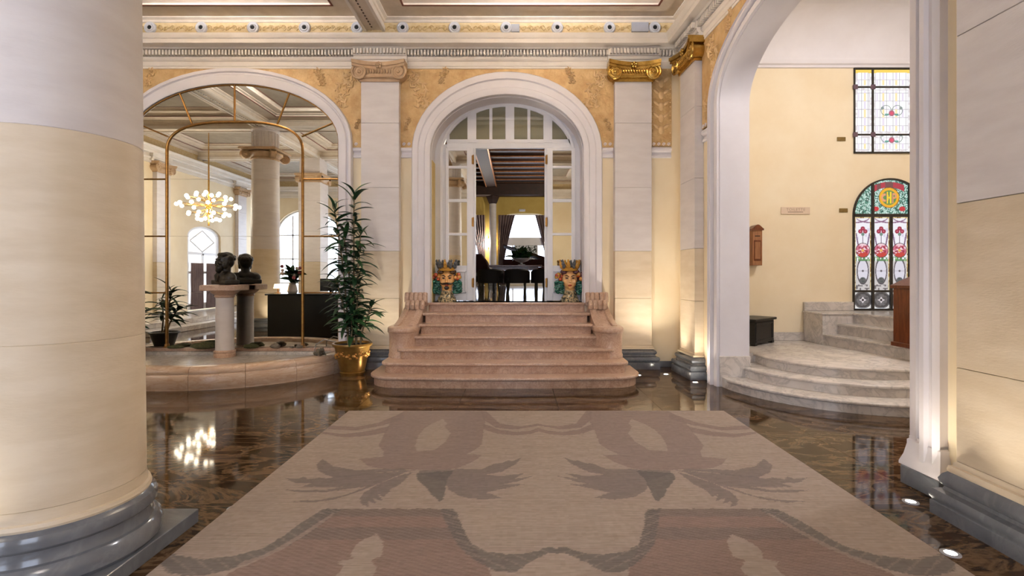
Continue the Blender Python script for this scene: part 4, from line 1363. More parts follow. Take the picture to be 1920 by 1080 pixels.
mxn = nt.nodes.new('ShaderNodeMix'); mxn.data_type = 'RGBA'; mxn.blend_type = 'MULTIPLY'; mxn.inputs[0].default_value = 1.0
crn = nt.nodes.new('ShaderNodeValToRGB'); crn.color_ramp.elements[0].position = .3; crn.color_ramp.elements[0].color = (.78, .76, .74, 1); crn.color_ramp.elements[1].position = .62; crn.color_ramp.elements[1].color = (1, 1, 1, 1)
nt.links.new(nn.outputs['Fac'], crn.inputs[0]); nt.links.new(va.outputs[0], mxn.inputs[6]); nt.links.new(crn.outputs[0], mxn.inputs[7]); nt.links.new(mxn.outputs[2], b.inputs['Base Color'])
bpn = nt.nodes.new('ShaderNodeBump'); bpn.inputs['Strength'].default_value = .35; bpn.inputs['Distance'].default_value = .004
nt.links.new(nn.outputs['Fac'], bpn.inputs['Height']); nt.links.new(bpn.outputs[0], b.inputs['Normal'])
ny = len(ys_)
vs = np.stack([X.ravel(), Y.ravel(), np.full(X.size, .012)], 1)
idx = np.arange(nx * ny).reshape(ny, nx)
q = np.stack([idx[:-1, :-1], idx[:-1, 1:], idx[1:, 1:], idx[1:, :-1]], -1).reshape(-1, 4).tolist()
vsl = vs.tolist()
# thin bound edge down to the floor
edge = list(idx[0]) + list(idx[1:, -1]) + list(idx[-1, -2::-1]) + list(idx[-2:0:-1, 0])
b0 = len(vsl)
for e in edge: vsl.append([vsl[e][0], vsl[e][1], .001])
ne = len(edge)
for i in range(ne): q.append([int(edge[i]), b0 + i, b0 + (i + 1) % ne, int(edge[(i + 1) % ne])])
me = bpy.data.meshes.new('rug'); me.from_pydata(vsl, [], q)
ca = me.color_attributes.new('weave', 'FLOAT_COLOR', 'POINT')
arr = np.ones((len(vsl), 4), np.float32); arr[:X.size, :3] = C.reshape(-1, 3); arr[X.size:, :3] = base_c
ca.data.foreach_set('color', arr.ravel())
rug = put('rug', me, rugm)
tag(rug, 'large beige woven rug with faded mauve palm pattern on the dark marble floor', 'rug')

# ------------------------------------------------------------------ bust on its pedestal
bx_, by_ = -4.80, 8.345
pd = thing('pedestal', 'slim round marble pedestal standing in the fountain basin under the bronze bust', 'pedestal', (bx_, by_, .232))
MB().lathe([(.166, 0), (.166, .05), (.156, .06), (.164, .085), (.164, .10), (.145, .115)], 36).build('base', pinkm, pd)
MB().lathe([(.142, .115), (.138, .15), (.134, .97)], 36).build('shaft', stone_hi, pd)
MB().lathe([(.134, .97), (.15, .985), (.15, 1.0), (.14, 1.01), (.19, 1.045), (.225, 1.085)], 36).build('capital', pinkm, pd)
MB().box(-.29, .29, -.22, .22, 1.085, 1.18, .012).build('top_slab', pinkm, pd)
bs = MB()
def bl(c, r, rot=None): bs.ball(c, r, 20, 14, rot)
bl((0, .005, .395), (.098, .118, .132)); bl((0, -.03, .35), (.082, .095, .115))      # skull, face
bl((0, .03, .43), (.112, .122, .105)); bl((0, .06, .385), (.108, .085, .12))   # hair mass
for a in range(20):
    t = -.35 + a * .2; bl((.100 * math.cos(t), .04 + .105 * math.sin(t), .435 - .012 * math.cos(a * 2.3)), (.028, .028, .034))
for a in range(7):
    bl((-.069 + .023 * a, -.035 - .02 * math.cos((a - 3) * .5), .482 + .006 * (a % 2)), (.030, .05, .036))
for sx in (-1, 1):
    bl((sx * .040, -.112, .41), (.036, .016, .014)); bl((sx * .102, .0, .375), (.016, .03, .042)); bl((sx * .05, -.09, .35), (.032, .032, .03)); bl((sx * .085, -.035, .315), (.026, .05, .06))
    bl((sx * .03, -.124, .312), (.034, .018, .013), Matrix.Rotation(sx * .35, 3, 'Y'))
bl((0, -.130, .360), (.016, .026, .038)); bl((0, -.142, .340), (.019, .018, .014))
bl((0, -.088, .27), (.064, .055, .065)); bl((0, -.10, .235), (.046, .045, .05)); bl((0, -.116, .295), (.028, .014, .010))
bs.lathe([(.10, .10), (.078, .16), (.072, .22), (.076, .30), (.08, .34)], 18, (0, .02, 0))
bl((0, .015, .135), (.18, .10, .085)); bl((-.15, .015, .105), (.10, .09, .095)); bl((.15, .015, .105), (.10, .09, .095)); bl((0, -.04, .10), (.17, .085, .10))
for sx in (-1, 1): bs.tube([(sx * .07, -.06, .215), (sx * .065, -.115, .14), (sx * .02, -.128, .05)], [.022, .024, .018], 8)
bs.box(-.25, .25, -.11, .12, 0.0, .075, .01); bl((0, .0, .06), (.255, .125, .08))
bme = voxel(bs, .007, 7)
bo = put('bust', bme, bronze, loc=(bx_, by_, 1.421), rz=-.62)
tag(bo, 'dark bronze bust of a bearded figure in a jacket, on the round pedestal', 'bust')

# ------------------------------------------------------------------ frog, stones and moss in the basin
fg = MB()
fg.ball((0, 0, .05), (.05, .075, .045), 14, 10, Matrix.Rotation(.5, 3, 'X')); fg.ball((0, -.06, .085), (.038, .045, .03), 12, 8)
for s_ in (-1, 1):
    fg.ball((s_ * .02, -.065, .112), .013, 8, 6); fg.ball((s_ * .055, .035, .03), (.024, .05, .03), 10, 8); fg.tube([(s_ * .035, -.04, .06), (s_ * .05, -.06, .03), (s_ * .045, -.085, .006)], [.016, .013, .012], 8)
    fg.ball((s_ * .06, -.01, .008), (.016, .04, .009), 8, 6); fg.ball((s_ * .047, -.095, .007), (.018, .02, .007), 8, 6)
fme = voxel(fg, .006, 2)
o = put('frog_figure', fme, frogm, loc=(-3.10, 7.99, .312), rz=.9); tag(o, 'small bronze frog figure sitting on the fountain rim', 'figurine')
def stone(name, x, y, z, r, seed, label, mat=rockm, cat='stone', sq=.55):
    rn = random.Random(seed); mb = MB(); mb.ball((0, 0, r * sq * .8), (r, r * .8, r * sq), 14, 9)
    mb.v = [(a * (1 + .18 * rn.uniform(-1, 1)), b_ * (1 + .18 * rn.uniform(-1, 1)), max(0.0, c_ * (1 + .15 * rn.uniform(-1, 1)))) for a, b_, c_ in mb.v]
    o = mb.build(name, mat, loc=(x, y, z)); return tag(o, label, cat)
stone('stone', -4.07, 8.55, .34, .085, 1, 'rough grey stone on the mirror sill nearest the pedestal')
stone('stone', -3.80, 8.56, .34, .036, 2, 'smallest pebble on the mirror sill, between two larger stones')
stone('stone', -3.66, 8.55, .34, .060, 3, 'flat grey stone on the mirror sill next to the brass bar foot')
stone('moss_clump', -5.25, 8.53, .34, .22, 4, 'wide clump of dry green moss left of the bust pedestal', mossm, 'moss', .25)
stone('moss_clump', -5.75, 8.55, .34, .13, 5, 'smaller clump of dry moss at the left end of the mirror sill', mossm, 'moss', .22)
stone('moss_clump', -4.48, 8.56, .34, .13, 6, 'little tuft of moss just right of the bust pedestal', mossm, 'moss', .3)
ho = MB(); ho.tube([(-3.35 + .1 * 0, 8.40, .29), (-3.33, 8.42, .42), (-3.2, 8.45, .50), (-3.02, 8.46, .46), (-2.98, 8.47, .30)], .008, 8)
tag(ho.build('water_hose', pm('clear_hose', '#8d8a84', rough=.3)), 'thin translucent hose arching at the right end of the fountain', 'hose')

# ------------------------------------------------------------------ potted dracaenas
def leafmesh(L_, w, droop, seed):
    rn = random.Random(seed); n = 7; rows = []
    for i in range(n + 1):
        t = i / n
        ww = w * (math.sin(PI * min(1, .12 + t * .88)) ** .7) * (1 if t < .98 else .1) + .002
        x = L_ * (t - .12 * droop * t * t); z = -droop * L_ * .55 * t * t + .06 * L_ * math.sin(PI * t)
        rows.append([(x, -ww, z + ww * .35), (x, 0, z), (x, ww, z + ww * .35)])
    vs = [p for r in rows for p in r]; fs = []
    for i in range(n):
        for j in range(2): fs.append((i * 3 + j, i * 3 + j + 1, i * 3 + j + 4, i * 3 + j + 3))
    me = bpy.data.meshes.new('leaf'); me.from_pydata(vs, [], fs); me.polygons.foreach_set('use_smooth', [True] * len(me.polygons))
    return me
LEAVES = []
for k, (L_, w, d_) in enumerate([(.34, .033, .25), (.30, .036, .7), (.38, .032, .45), (.26, .035, .1)]):
    m_ = leafmesh(L_, w, d_, k); m_.materials.append(leafm if k % 2 else leafm2); LEAVES.append(m_)
def potted(name, label, loc, canes, rz=0, potmat=potgold, pot_r=.30, pot_h=.50, seed=3, relief=True):
    rn = random.Random(seed); r = thing(name, label, 'plant', loc, rz)
    s = pot_r / .30
    p = MB().lathe([(.0, .0), (.185 * s, 0), (.195 * s, .03), (.20 * s, .05), (.185 * s, .06), (.20 * s, .10), (.27 * s, pot_h * .86), (.275 * s, pot_h * .90), (.30 * s, pot_h * .91), (.31 * s, pot_h * .95), (.305 * s, pot_h), (.275 * s, pot_h), (.265 * s, pot_h * .93), (0, pot_h * .92)], 40).build('pot', potmat, r, smooth=40)
    if relief:
        mb = MB()
        for i in range(16):
            a = 2 * PI * i / 16
            z = pot_h * .66 + .025 * math.sin(i * 1.9)
            q = .247 * s
            mb.ball((q * math.cos(a), q * math.sin(a), z), (.032, .032, .026), 8, 6)
            mb.ball((q * math.cos(a + .18), q * math.sin(a + .18), z - .03), (.024, .024, .016), 8, 6)
            mb.ball((q * math.cos(a + .12), q * math.sin(a + .12), z + .03), (.020, .020, .014), 8, 6)
        mb.build('garland', potrel, p)
    MB().lathe([(0, pot_h * .93), (.266 * s, pot_h * .935), (.2 * s, pot_h * .95), (0, pot_h * .955)], 24).build('soil', soilm, r)
    for (bx, by, tx, ty, ht, nl, z0) in canes:
        pts = []
        for i in range(8):
            t = i / 7
            pts.append((bx + (tx - bx) * t ** 1.3 + .012 * math.sin(5 * t + bx * 20), by + (ty - by) * t ** 1.3, pot_h * .93 + ht * t))
        MB().tube(pts, [.016 - .006 * i / 7 for i in range(8)], 8).build('cane', canem, r)
        for i in range(nl):
            t = z0 + (1 - z0) * (i + rn.random()) / nl
            k = min(6, int(t * 7)); u = t * 7 - k
            c = Vector(pts[k]).lerp(Vector(pts[k + 1]), min(1, u))
            az = i * 2.399 + rn.uniform(-.3, .3); el = rn.uniform(-.15, .55) + (.55 if t > .93 else 0)
            sc_ = rn.uniform(.85, 1.25)
            o = put('leaf', LEAVES[rn.randrange(4)], None, r)
            o.location = c; o.rotation_euler = Euler((rn.uniform(-.35, .35), -el, az)); o.scale = (sc_, sc_, sc_)
    return r
canes = [(0, 0, .04, .0, 2.40, 64, .12), (-.06, .03, -.27, -.05, 2.20, 64, .14), (.06, -.03, .14, -.02, 1.80, 50, .12), (.03, .06, -.14, .04, 1.75, 46, .12), (-.04, -.05, -.22, -.10, 1.05, 34, .2), (.14, -.05, .32, -.10, .62, 20, .45), (.0, -.1, .05, -.14, .50, 24, .2)]
potted('potted_dracaena', 'tall leafy dracaena in a gilded pot beside the fountain and staircase', (-2.60, 8.04, 0.0), canes)
canes2 = [(0, 0, .15, .0, .75, 24, .4), (.05, .03, .30, .05, .45, 18, .4), (-.05, -.03, -.1, -.1, .6, 14, .4)]
potted('potted_plant', 'dark leafy plant half hidden behind the large column, at the left end of the mirror', (-6.35, 8.18, .232), canes2, potmat=bronze, pot_r=.24, pot_h=.32, seed=8, relief=False)

# ------------------------------------------------------------------ ceramic head vases
def head_vase(label, x, y, z, rz, man):
    r = thing('head_vase', label, 'vase', (x, y, z), rz)
    MB().lathe([(.0, 0), (.165, 0), (.17, .03), (.15, .05), (.155, .075), (.125, .10), (.115, .13), (.13, .15), (.10, .175), (.09, .20)], 28).build('foot', cer_base, r)
    h = MB()
    def e(c, rr, rot=None): h.ball(c, rr, 22, 16, rot)
    h.lathe([(.10, .14), (.085, .18), (.09, .26)], 20, (0, 0, 0))
    e((0, 0, .39), (.135, .135, .165)); e((0, -.035, .335), (.112, .115, .115)); e((0, -.10, .262), (.048, .042, .036))
    e((0, -.146, .385), (.019, .032, .05)); e((0, -.168, .352), (.025, .022, .018))
    for s_ in (-1, 1):
        e((s_ * .055, -.120, .442), (.05, .02, .018)); e((s_ * .065, -.104, .35), (.045, .04, .045))
    e((0, -.140, .300), (.037, .018, .012)); e((0, -.138, .284), (.030, .018, .012))
    hm = voxel(h, .007, 3); fo_ = put('head', hm, skin if man else skin2, r)
    for s_ in (-1, 1):
        MB().ball((s_ * .053, -.131, .413), (.024, .011, .013), 10, 8).build('eye', cer_black if man else cer_brown, fo_)
        mb = MB(); mb.tube([(s_ * .018, -.150, .436), (s_ * .052, -.146, .460), (s_ * .096, -.118, .448)], [.007, .011, .005], 6); mb.build('eyebrow', cer_black if man else cer_brown, fo_)
    mb = MB(); mb.ball((0, -.154, .292), (.033, .012, .014), 10, 8); mb.build('lips', lipm, fo_)
    if man:
        mb = MB()
        for s_ in (-1, 1): mb.tube([(0, -.170, .326), (s_ * .04, -.163, .318), (s_ * .08, -.142, .314), (s_ * .115, -.112, .340)], [.013, .018, .012, .005], 8)
        mb.build('moustache', cer_black, fo_)
        mb = MB(); mb.ball((0, -.136, .246), (.042, .034, .036), 12, 8); mb.build('beard', cer_black, fo_)
    # band of hair under the crown
    mb = MB()
    for k in range(9):
        a = PI + PI * (k - 4) / 5.6 - PI / 2
        mb.ball((.122 * math.cos(a), .118 * math.sin(a), .515 + .010 * (k % 2)), (.046, .046, .034), 10, 8)
    for k in range(6):
        a = PI / 2 + (k - 2.5) * .5
        mb.ball((.11 * math.cos(a), .10 * math.sin(a) + .02, .44), (.07, .07, .10), 10, 8)
    mb.build('hair_band', cer_brown if man else cer_plum, r)
    # fruit at the temples, leaves below
    rn = random.Random(11 if man else 12)
    for s_ in (-1, 1):
        for k in range(8):
            a = rn.uniform(0, 2 * PI); q = rn.uniform(.02, .06)
            mb = MB(); mb.ball((s_ * (.178 + q * math.cos(a) * .9), -.03 + rn.uniform(-.03, .03), .44 + q * 1.1 * math.sin(a)), rn.uniform(.028, .04), 10, 8)
            mb.build('fruit', [cer_red, cer_orange, cer_red, cer_gold][k % 4] if s_ < 0 or man else [cer_gold, cer_plum, cer_orange, cer_red][k % 4], r)
        for k in range(18):
            z_ = .36 - .0115 * k; a = rn.uniform(-.8, .8)
            mb = MB(); mb.ball((s_ * (.185 + .045 * math.sin(k * 2.1)), -.03 + .04 * math.cos(k * 1.7), z_), (.050, .022, .026), 10, 7, Matrix.Rotation(a, 3, 'Y'))
            mb.build('glazed_leaf', cer_green, r)
    # crown
    c_ = MB().lathe([(.10, .535), (.142, .54), (.147, .565), (.14, .58), (.15, .595), (.13, .60), (.08, .595)], 28).build('crown', cer_gold, r)
    for k in range(10):
        a = 2 * PI * k / 10 + .15
        mb = MB(); d_ = Vector((math.cos(a), math.sin(a), 0))
        p0 = d_ * .142
        mb.ball((p0.x, p0.y, .62), (.033, .033, .045), 8, 6)
        p1 = d_ * .165; mb.ball((p1.x, p1.y, .665), (.029, .029, .042), 8, 6)
        p2 = d_ * .178; mb.ball((p2.x, p2.y, .712), (.019, .019, .026), 8, 6)
        mb.build('crown_point', [cer_blue, cer_gold][k % 2] if not man else [cer_blue, cer_gold, cer_blue][k % 3], c_)
    return r
head_vase('glazed ceramic vase shaped as a crowned head with moustache, left of the doors', dx(839) + .02, 8.84, ZL, .10, True)
head_vase('glazed ceramic vase shaped as a crowned beardless head, right of the doors', dx(1068) - .02, 8.84, ZL, -.08, False)

# ------------------------------------------------------------------ things in the stair hall
ch = thing('wooden_chest', 'small black wooden chest with overhanging lid on the marble landing', 'chest', (4.02, 8.62, L1), .72)
mb = MB(); mb.box(-.37, .37, -.2, .2, .03, .40, .006); mb.build('body', blackwood, ch)
MB().box(-.41, .41, -.235, .235, .40, .44, .008).build('lid', blackwood, ch)
for sx in (-.33, .33):
    for sy_ in (-.17, .17): MB().box(sx - .045, sx + .045, sy_ - .035, sy_ + .035, 0, .05, .006).build('foot', blackwood, ch)
for (a, b_, c_, d_) in ((-.34, .34, .05, .09), (-.34, .34, .34, .38), (-.34, -.29, .09, .34), (.29, .34, .09, .34)): MB().box(a, b_, -.212, -.19, c_, d_, .004).build('front_rail', blackwood, ch)
mbx = thing('letter_box', 'narrow chestnut wooden letter box with arched top on the cream wall', 'letter box', (4.195, 9.0, hz(498)))
w2, hh = .083, .62
mb = MB(); mb.box(-w2, w2, -.19, 0, 0, hh, .004); mb.build('body', lightwood, mbx)
mb = MB(); tp_ = [(-w2 - .02, hh - .01)] + [(-w2 - .02 + (2 * w2 + .04) * t, hh + .02 + .07 * math.sin(PI * t) ** 1.5) for t in [i / 12 for i in range(13)]] + [(w2 + .02, hh - .01)]
mb.prism(tp_, -.21, 0, 'y'); mb.build('arched_top', redwood, mbx)
MB().box(-w2 * .75, w2 * .75, -.196, -.18, .08, .44, .004).build('door', redwood, mbx)
MB().box(-w2 * .55, w2 * .55, -.20, -.19, .11, .41, .004).build('panel', lightwood, mbx)
MB().box(-.045, .045, -.194, -.188, .505, .518).build('slot', blackhole, mbx)
sg_ = thing('wall_sign', 'pale rectangular sign reading TOILETTE on the cream wall', 'sign', (hx(1491), 8.995, hz(395)))
MB().box(-.257, .257, -.012, 0, -.066, .062, .003).build('plate', signm, sg_)
td = bpy.data.curves.new('letters', 'FONT'); td.body = 'TOILETTE'; td.size = .068; td.extrude = .001; td.align_x = 'CENTER'; td.space_character = 1.15
to = bpy.data.objects.new('tmp_text', td); COL.objects.link(to)
dg = bpy.context.evaluated_depsgraph_get(); tme = bpy.data.meshes.new_from_object(to.evaluated_get(dg)); bpy.data.objects.remove(to)
o = put('lettering', tme, lettering, sg_); o.location = (0, -.0135, -.005); o.rotation_euler = (PI / 2, 0, 0)
MB().box(-.14, .13, -.0145, -.012, -.032, -.024).build('underline', darklettering, sg_)
o = MB().box(-.075, .075, -.012, 0, -.036, .036, .003).build('wall_plaque', plaquem, loc=(hx(1577), 8.998, hz(261))); tag(o, 'small bronze plaque beside the white leaded window', 'plaque')
o = MB().box(-.075, .075, -.012, 0, -.036, .036, .003).build('wall_plaque', plaquem, loc=(hx(1581), 8.998, hz(394.5))); tag(o, 'small bronze plaque beside the stained glass door', 'plaque')
lc = thing('lectern', 'tall mahogany lectern with sloping top on the marble steps at the near jamb', 'lectern', (5.42, 6.86, .592))
mb = MB(); mb.box(-.17, .25, -.16, .20, 0, .80, .006); mb.build('body', redwood, lc)
mb = MB(); mb.prism([(-.19, .80), (.30, .80), (.30, 1.06), (-.19, .84)], -.19, .23, 'y'); mb.build('sloping_top', redwood, lc)
MB().box(-.12, .20, -.170, -.15, .08, .70, .006).build('front_panel', redwood, lc)
MB().box(-.19, .27, -.18, .22, 0, .06, .006).build('foot', redwood, lc)
pg = thing('hall_post', 'upright dark plum wooden post behind the lectern', 'post', (6.0, 7.6, L2 if False else .945))
MB().box(-.05, .12, -.05, .05, 0, .75, .008).build('post', velvet, pg); MB().box(-.07, .14, -.07, .07, .75, .80, .01).build('cap', velvet, pg)

# ------------------------------------------------------------------ round sockets along the frieze
sock_x = [281, 377, 474, 571, 669, 755, 852, 949, 1045, 1143, 1228]
ords = ['first', 'second', 'third', 'fourth', 'fifth', 'sixth']
for i, px in enumerate(sock_x):
    k = 4 - i if i < 5 else i - 5
    lb = 'round white porcelain socket with black centre, %s from the ceiling beam towards the %s' % (ords[k], 'left' if i < 5 else 'right')
    x = (px - VX) * 8.6 / F
    r = thing('frieze_socket', lb, 'lamp socket', (x, 8.62, 5.775), 0, 'round sockets along the frieze')
    MB().lathe([(.102, 0), (.102, -.02), (.092, -.032), (.080, -.034), (.070, -.026), (.062, -.026), (.055, -.04), (.040, -.042), (.034, -.03), (.034, 0)], 28, axis='y').build('ring', ringm, r, smooth=40)
    MB().lathe([(.0, -.031), (.035, -.031), (.035, 0), (0, 0)], 16, axis='y').build('hole', blackhole, r)
o = MB().box(-.07, .07, -.03, 0, -.075, .06, .004).build('control_box', greyplast, loc=((962 - VX) * 8.6 / F + .04, 8.62, 5.775)); tag(o, 'small grey plastic box beside the third socket right of the beam', 'box')
o = MB().box(-.145, .145, -.04, 0, -.08, .08, .004).build('control_box', greyplast, loc=((1200 - VX) * 8.6 / F, 8.62, 5.78)); tag(o, 'wide grey plastic box next to the last socket by the right wall', 'box')

# brass fittings on the strip by the pillar
br = thing('brass_hook_plate', 'oval polished brass rope plate on the cream strip beside the right pillar', 'fitting', RW(5.36, -.065, .43))
mb = MB(); pts = [(0, .03 * math.cos(a), .085 * math.sin(a)) for a in [2 * PI * i / 24 for i in range(24)]]; mb.tube(pts, .013, 8, loop=True); o = mb.build('ring', brightbrass, br)
MB().box(0, .02, -.026, .026, -.075, .075, .008).build('plate', greyplast, br)

# ------------------------------------------------------------------ chandeliers
def chandelier(label, x, y, z, energy):
    r = thing('chandelier', label, 'chandelier', (x, y, z), 0)
    MB().tube([(0, 0, -.62), (0, 0, -.3), (0, 0, 0), (0, 0, 6.09 - z)], [.03, .02, .03, .010], 10).build('rod', brightbrass, r)
    MB().lathe([(0, 6.0 - z), (.10, 6.03 - z), (.12, 6.09 - z), (0, 6.095 - z)], 20).build('ceiling_rose', brightbrass, r)
    MB().lathe([(.0, -.12), (.07, -.10), (.10, 0), (.07, .10), (0, .12)], 18).build('hub', brightbrass, r)
    tiers = [(12, .78, .0, .0), (9, .56, .24, .2), (9, .52, -.26, .1), (6, .28, -.42, .3), (5, .30, .36, .0)]
    bm = MB().ball((0, 0, 0), .055, 14, 10).mesh('bulb'); bm.materials.append(bulb)
    for n, R, dz_, ph in tiers:
        for k in range(n):
            a = ph + 2 * PI * k / n; e = (R * math.cos(a), R * math.sin(a), dz_)
            MB().tube([(0, 0, dz_ * .25), (e[0] * .5, e[1] * .5, dz_ * .8), e], .009, 6).build('arm', brightbrass, r)
            put('bulb', bm, None, r, loc=(e[0] * 1.05, e[1] * 1.05, e[2]))
    lamp('chandelier_light', 'POINT', (0, 0, -.17), energy, SOFT, .05, parent=r)
    return r
chandelier('brass chandelier of many glowing globes, seen in the mirror', -9.36, 1.9, 3.68, 80 * E_CH)
chandelier('added brass globe chandelier, unseen, lighting the room from behind the viewpoint', 0.2, -2.9, 3.9, 150 * E_CH)  # added behind the camera to light the lobby
chandelier('added brass globe chandelier, unseen, lighting the middle bay behind the left column', -4.8, .6, 4.3, 30 * E_CH)  # second added chandelier, placed outside the mirror's view for extra light

# ------------------------------------------------------------------ recessed floor uplights
def uplight(x, y, label, energy, aim, spot=1.5, col=WARM):
    r = thing('floor_uplight', label, 'uplight', (x, y, 0), 0, 'recessed floor uplights')
    MB().lathe([(.030, 0), (.050, 0.0), (.050, .004), (.046, .006), (.030, .006)], 24, cap=False).build('bezel', greyplast, r)
    MB().lathe([(0, .0035), (.031, .0035), (.031, 0), (0, 0)], 20).build('lens', uplight_e, r)
    d = bpy.data.lights.new('uplight_beam', 'SPOT'); d.energy = energy; d.color = col; d.spot_size = spot; d.spot_blend = .8; d.shadow_soft_size = .03
    o = bpy.data.objects.new('uplight_beam', d); COL.objects.link(o); o.parent = r; o.location = (0, 0, .012)
    o.rotation_euler = (Vector(aim) - Vector((x, y, .012))).to_track_quat('-Z', 'Y').to_euler()
EU = 22 * E_UP
uplight(2.37, 8.02, 'recessed uplight in the floor between the gilt pilaster and the corner', EU * 1.1, (2.40, 8.62, 3.9))
uplight(2.62, 7.42, 'recessed uplight at the foot of the pilaster beside the side arch', EU * .6, (2.80, 7.75, 3.9))
uplight(1.92, 7.95, 'recessed uplight under the gilt pilaster right of the staircase', EU * .9, (1.97, 8.56, 4.6))
uplight(-2.12, 7.90, 'recessed uplight between the gilded plant pot and the staircase', EU * 1.1, (-2.28, 8.56, 3.6))
uplight(2.46, 2.87, 'recessed uplight nearest the camera, by the right pillar', EU * .5, (2.85, 2.95, 3.4))
uplight(2.74, 3.52, 'recessed uplight at the corner of the right pillar base', EU * .35, (3.03, 3.45, 3.4))
uplight(-2.62, 2.12, 'recessed uplight in front of the large left column', EU * .2, (-2.58, 2.4, 3.4))
uplight(-1.90, 3.42, 'recessed uplight behind the large left column', EU * .3, (-2.2, 3.05, 3.8))
uplight(-6.75, 3.35, 'recessed uplight beside the mirrored round column', EU * .6, (-6.95, 3.1, 3.2))
uplight(-10.9, 4.6, 'recessed uplight along the far left wall near the mirror wall', EU, (-11.35, 4.8, 3.2))
uplight(-11.0, 6.6, 'recessed uplight in the far left corner', EU, (-11.35, 6.8, 3.2))

# ------------------------------------------------------------------ reception desk and flowers (seen in the mirror)
dk_ = thing('reception_desk', 'black reception desk hidden behind the column, seen in the mirror', 'desk', (-5.3, 4.25, 0))
MB().box(-.95, .95, -.35, .35, .0, 1.06, .01).build('body', blackdesk, dk_); MB().box(-1.0, 1.0, -.40, .40, 1.06, 1.10, .01).build('top', blackdesk, dk_)
def bouquet(name, label, loc, R, n, seed, vase=True):
    rn = random.Random(seed); r = thing(name, label, 'flowers', loc)
    MB().lathe([(0, 0), (.10, 0), (.13, .05), (.11, .16), (.085, .24), (.10, .28), (.085, .28), (.07, .24), (0, .22)], 22).build('vase', whitep, r)
    lm = LEAVES
    for i in range(n):
        a = rn.uniform(0, 2 * PI); e = rn.uniform(.1, 1.35)
        o = put('leaf', lm[i % 4], None, r); o.location = (0, 0, .26 + rn.uniform(0, R * .6)); o.rotation_euler = Euler((rn.uniform(-1, 1), -e, a)); s_ = R * rn.uniform(2.0, 3.2); o.scale = (s_, s_ * 1.8, s_)
    for i in range(10):
        a = rn.uniform(0, 2 * PI); q = rn.uniform(.3, .9) * R
        MB().ball((q * math.cos(a), q * math.sin(a), .30 + rn.uniform(.1, 1.1) * R), .045, 8, 6).build('flower', flower_w if i % 3 else flower_p, r)
    return r
bouquet('flower_arrangement', 'bushy flower arrangement in a white vase on the black reception desk', (-5.75, 4.3, 1.10), .36, 46, 4)
mo = thing('desk_monitor', 'black monitor on the reception desk beside the flowers', 'monitor', (-4.75, 4.35, 1.10), PI)
MB().box(-.12, .12, -.08, .08, 0, .015, .003).build('stand', blackdesk, mo); MB().box(-.03, .03, -.02, .02, .015, .12).build('neck', blackdesk, mo); MB().box(-.26, .26, -.04, -.01, .06, .38, .006).build('screen', blackdesk, mo)
tl = thing('table_lamp', 'lit table lamp with pale shade at the near end of the reception desk', 'lamp', (-6.12, 4.3, 1.10))
MB().lathe([(0, 0), (.07, 0), (.07, .015), (.015, .03), (.012, .14)], 16).build('stand', brass, tl); MB().lathe([(.11, .13), (.085, .24)], 20, cap=False).build('shade', emis('lit_shade', '#ffd9a0', 3.0), tl)

# ------------------------------------------------------------------ dining room furniture
YT = 14.0
tb = thing('dining_table', 'dark wooden table under the flower bowl in the room beyond the doors', 'table', (qx(966, YT), YT, ZL))
MB().box(-.72, .72, -.5, .5, .68, .735, .01).build('tabletop', redwood, tb)
MB().box(-.62, .62, -.40, .40, .60, .68).build('apron', redwood, tb)
for sx in (-.58, .58):
    for sy_ in (-.38, .38): MB().lathe([(.025, 0), (.035, .05), (.03, .3), (.05, .45), (.035, .50), (.045, .60)], 12, (sx, sy_, 0)).build('leg', blackwood, tb)
bw = thing('flower_bowl', 'footed silver bowl of dark green foliage on the dining table', 'flowers', (qx(978, YT), YT - .05, ZL + .735))
MB().lathe([(0, 0), (.10, 0), (.10, .015), (.03, .03), (.03, .07), (.16, .11), (.24, .17), (.25, .19), (.23, .18), (0, .13)], 28).build('bowl', ringm, bw)
rn = random.Random(5)
for i in range(60):
    o = put('leaf', LEAVES[i % 4], None, bw); o.location = (rn.uniform(-.2, .2), rn.uniform(-.12, .12), .18 + rn.uniform(0, .12)); o.rotation_euler = Euler((rn.uniform(-1, 1), rn.uniform(-1.2, .1), rn.uniform(0, 6.3))); o.scale = (.9, 2.2, .9)
def tub_chair(label, x, y, rz, mat, high=False):
    r = thing('armchair', label, 'chair', (x, y, ZL), rz)
    MB().box(-.27, .27, -.27, .25, .28, .44, .04).build('seat', mat, r)
    h = 1.12 if high else .62
    mb = MB(); rings = []
    for k in range(13):
        a = -.35 + (PI + .7) * k / 12; w = .31
        top = h if high and 3 < k < 9 else (.54 + (h - .54) * math.sin(PI * k / 12) ** .6)
        ix, iy = .25 * math.cos(a), .25 * math.sin(a); ox, oy = .33 * math.cos(a), .33 * math.sin(a)
        rings.append([(ix, iy, .26), (ox, oy, .26), (ox, oy, top - .03), ((ix + ox) / 2, (iy + oy) / 2, top), (ix, iy, top - .03)])
    mb.rings(rings); mb.build('backrest', mat, r)
    for sx in (-.2, .2):
        for sy_ in (-.2, .2): MB().tube([(sx, sy_, .28), (sx * 1.1, sy_ * 1.1, 0)], [.022, .014], 8).build('leg', blackwood, r)
    return r
tub_chair('tall backed burgundy velvet armchair just inside the doors on the left', -1.12, 15.4, .5, velvet, True)
tub_chair('low black velvet tub chair in front of the table, nearest the left door leaf', -.66, 12.95, PI, velvetb)
tub_chair('low black velvet tub chair in front of the middle of the table', .02, 12.95, PI, velvetb)
tub_chair('low black velvet tub chair in front of the table, nearest the right door leaf', .70, 12.95, PI, velvetb)
tub_chair('low black velvet tub chair at the left end of the dining table', -1.22, 14.0, PI / 2, velvetb)
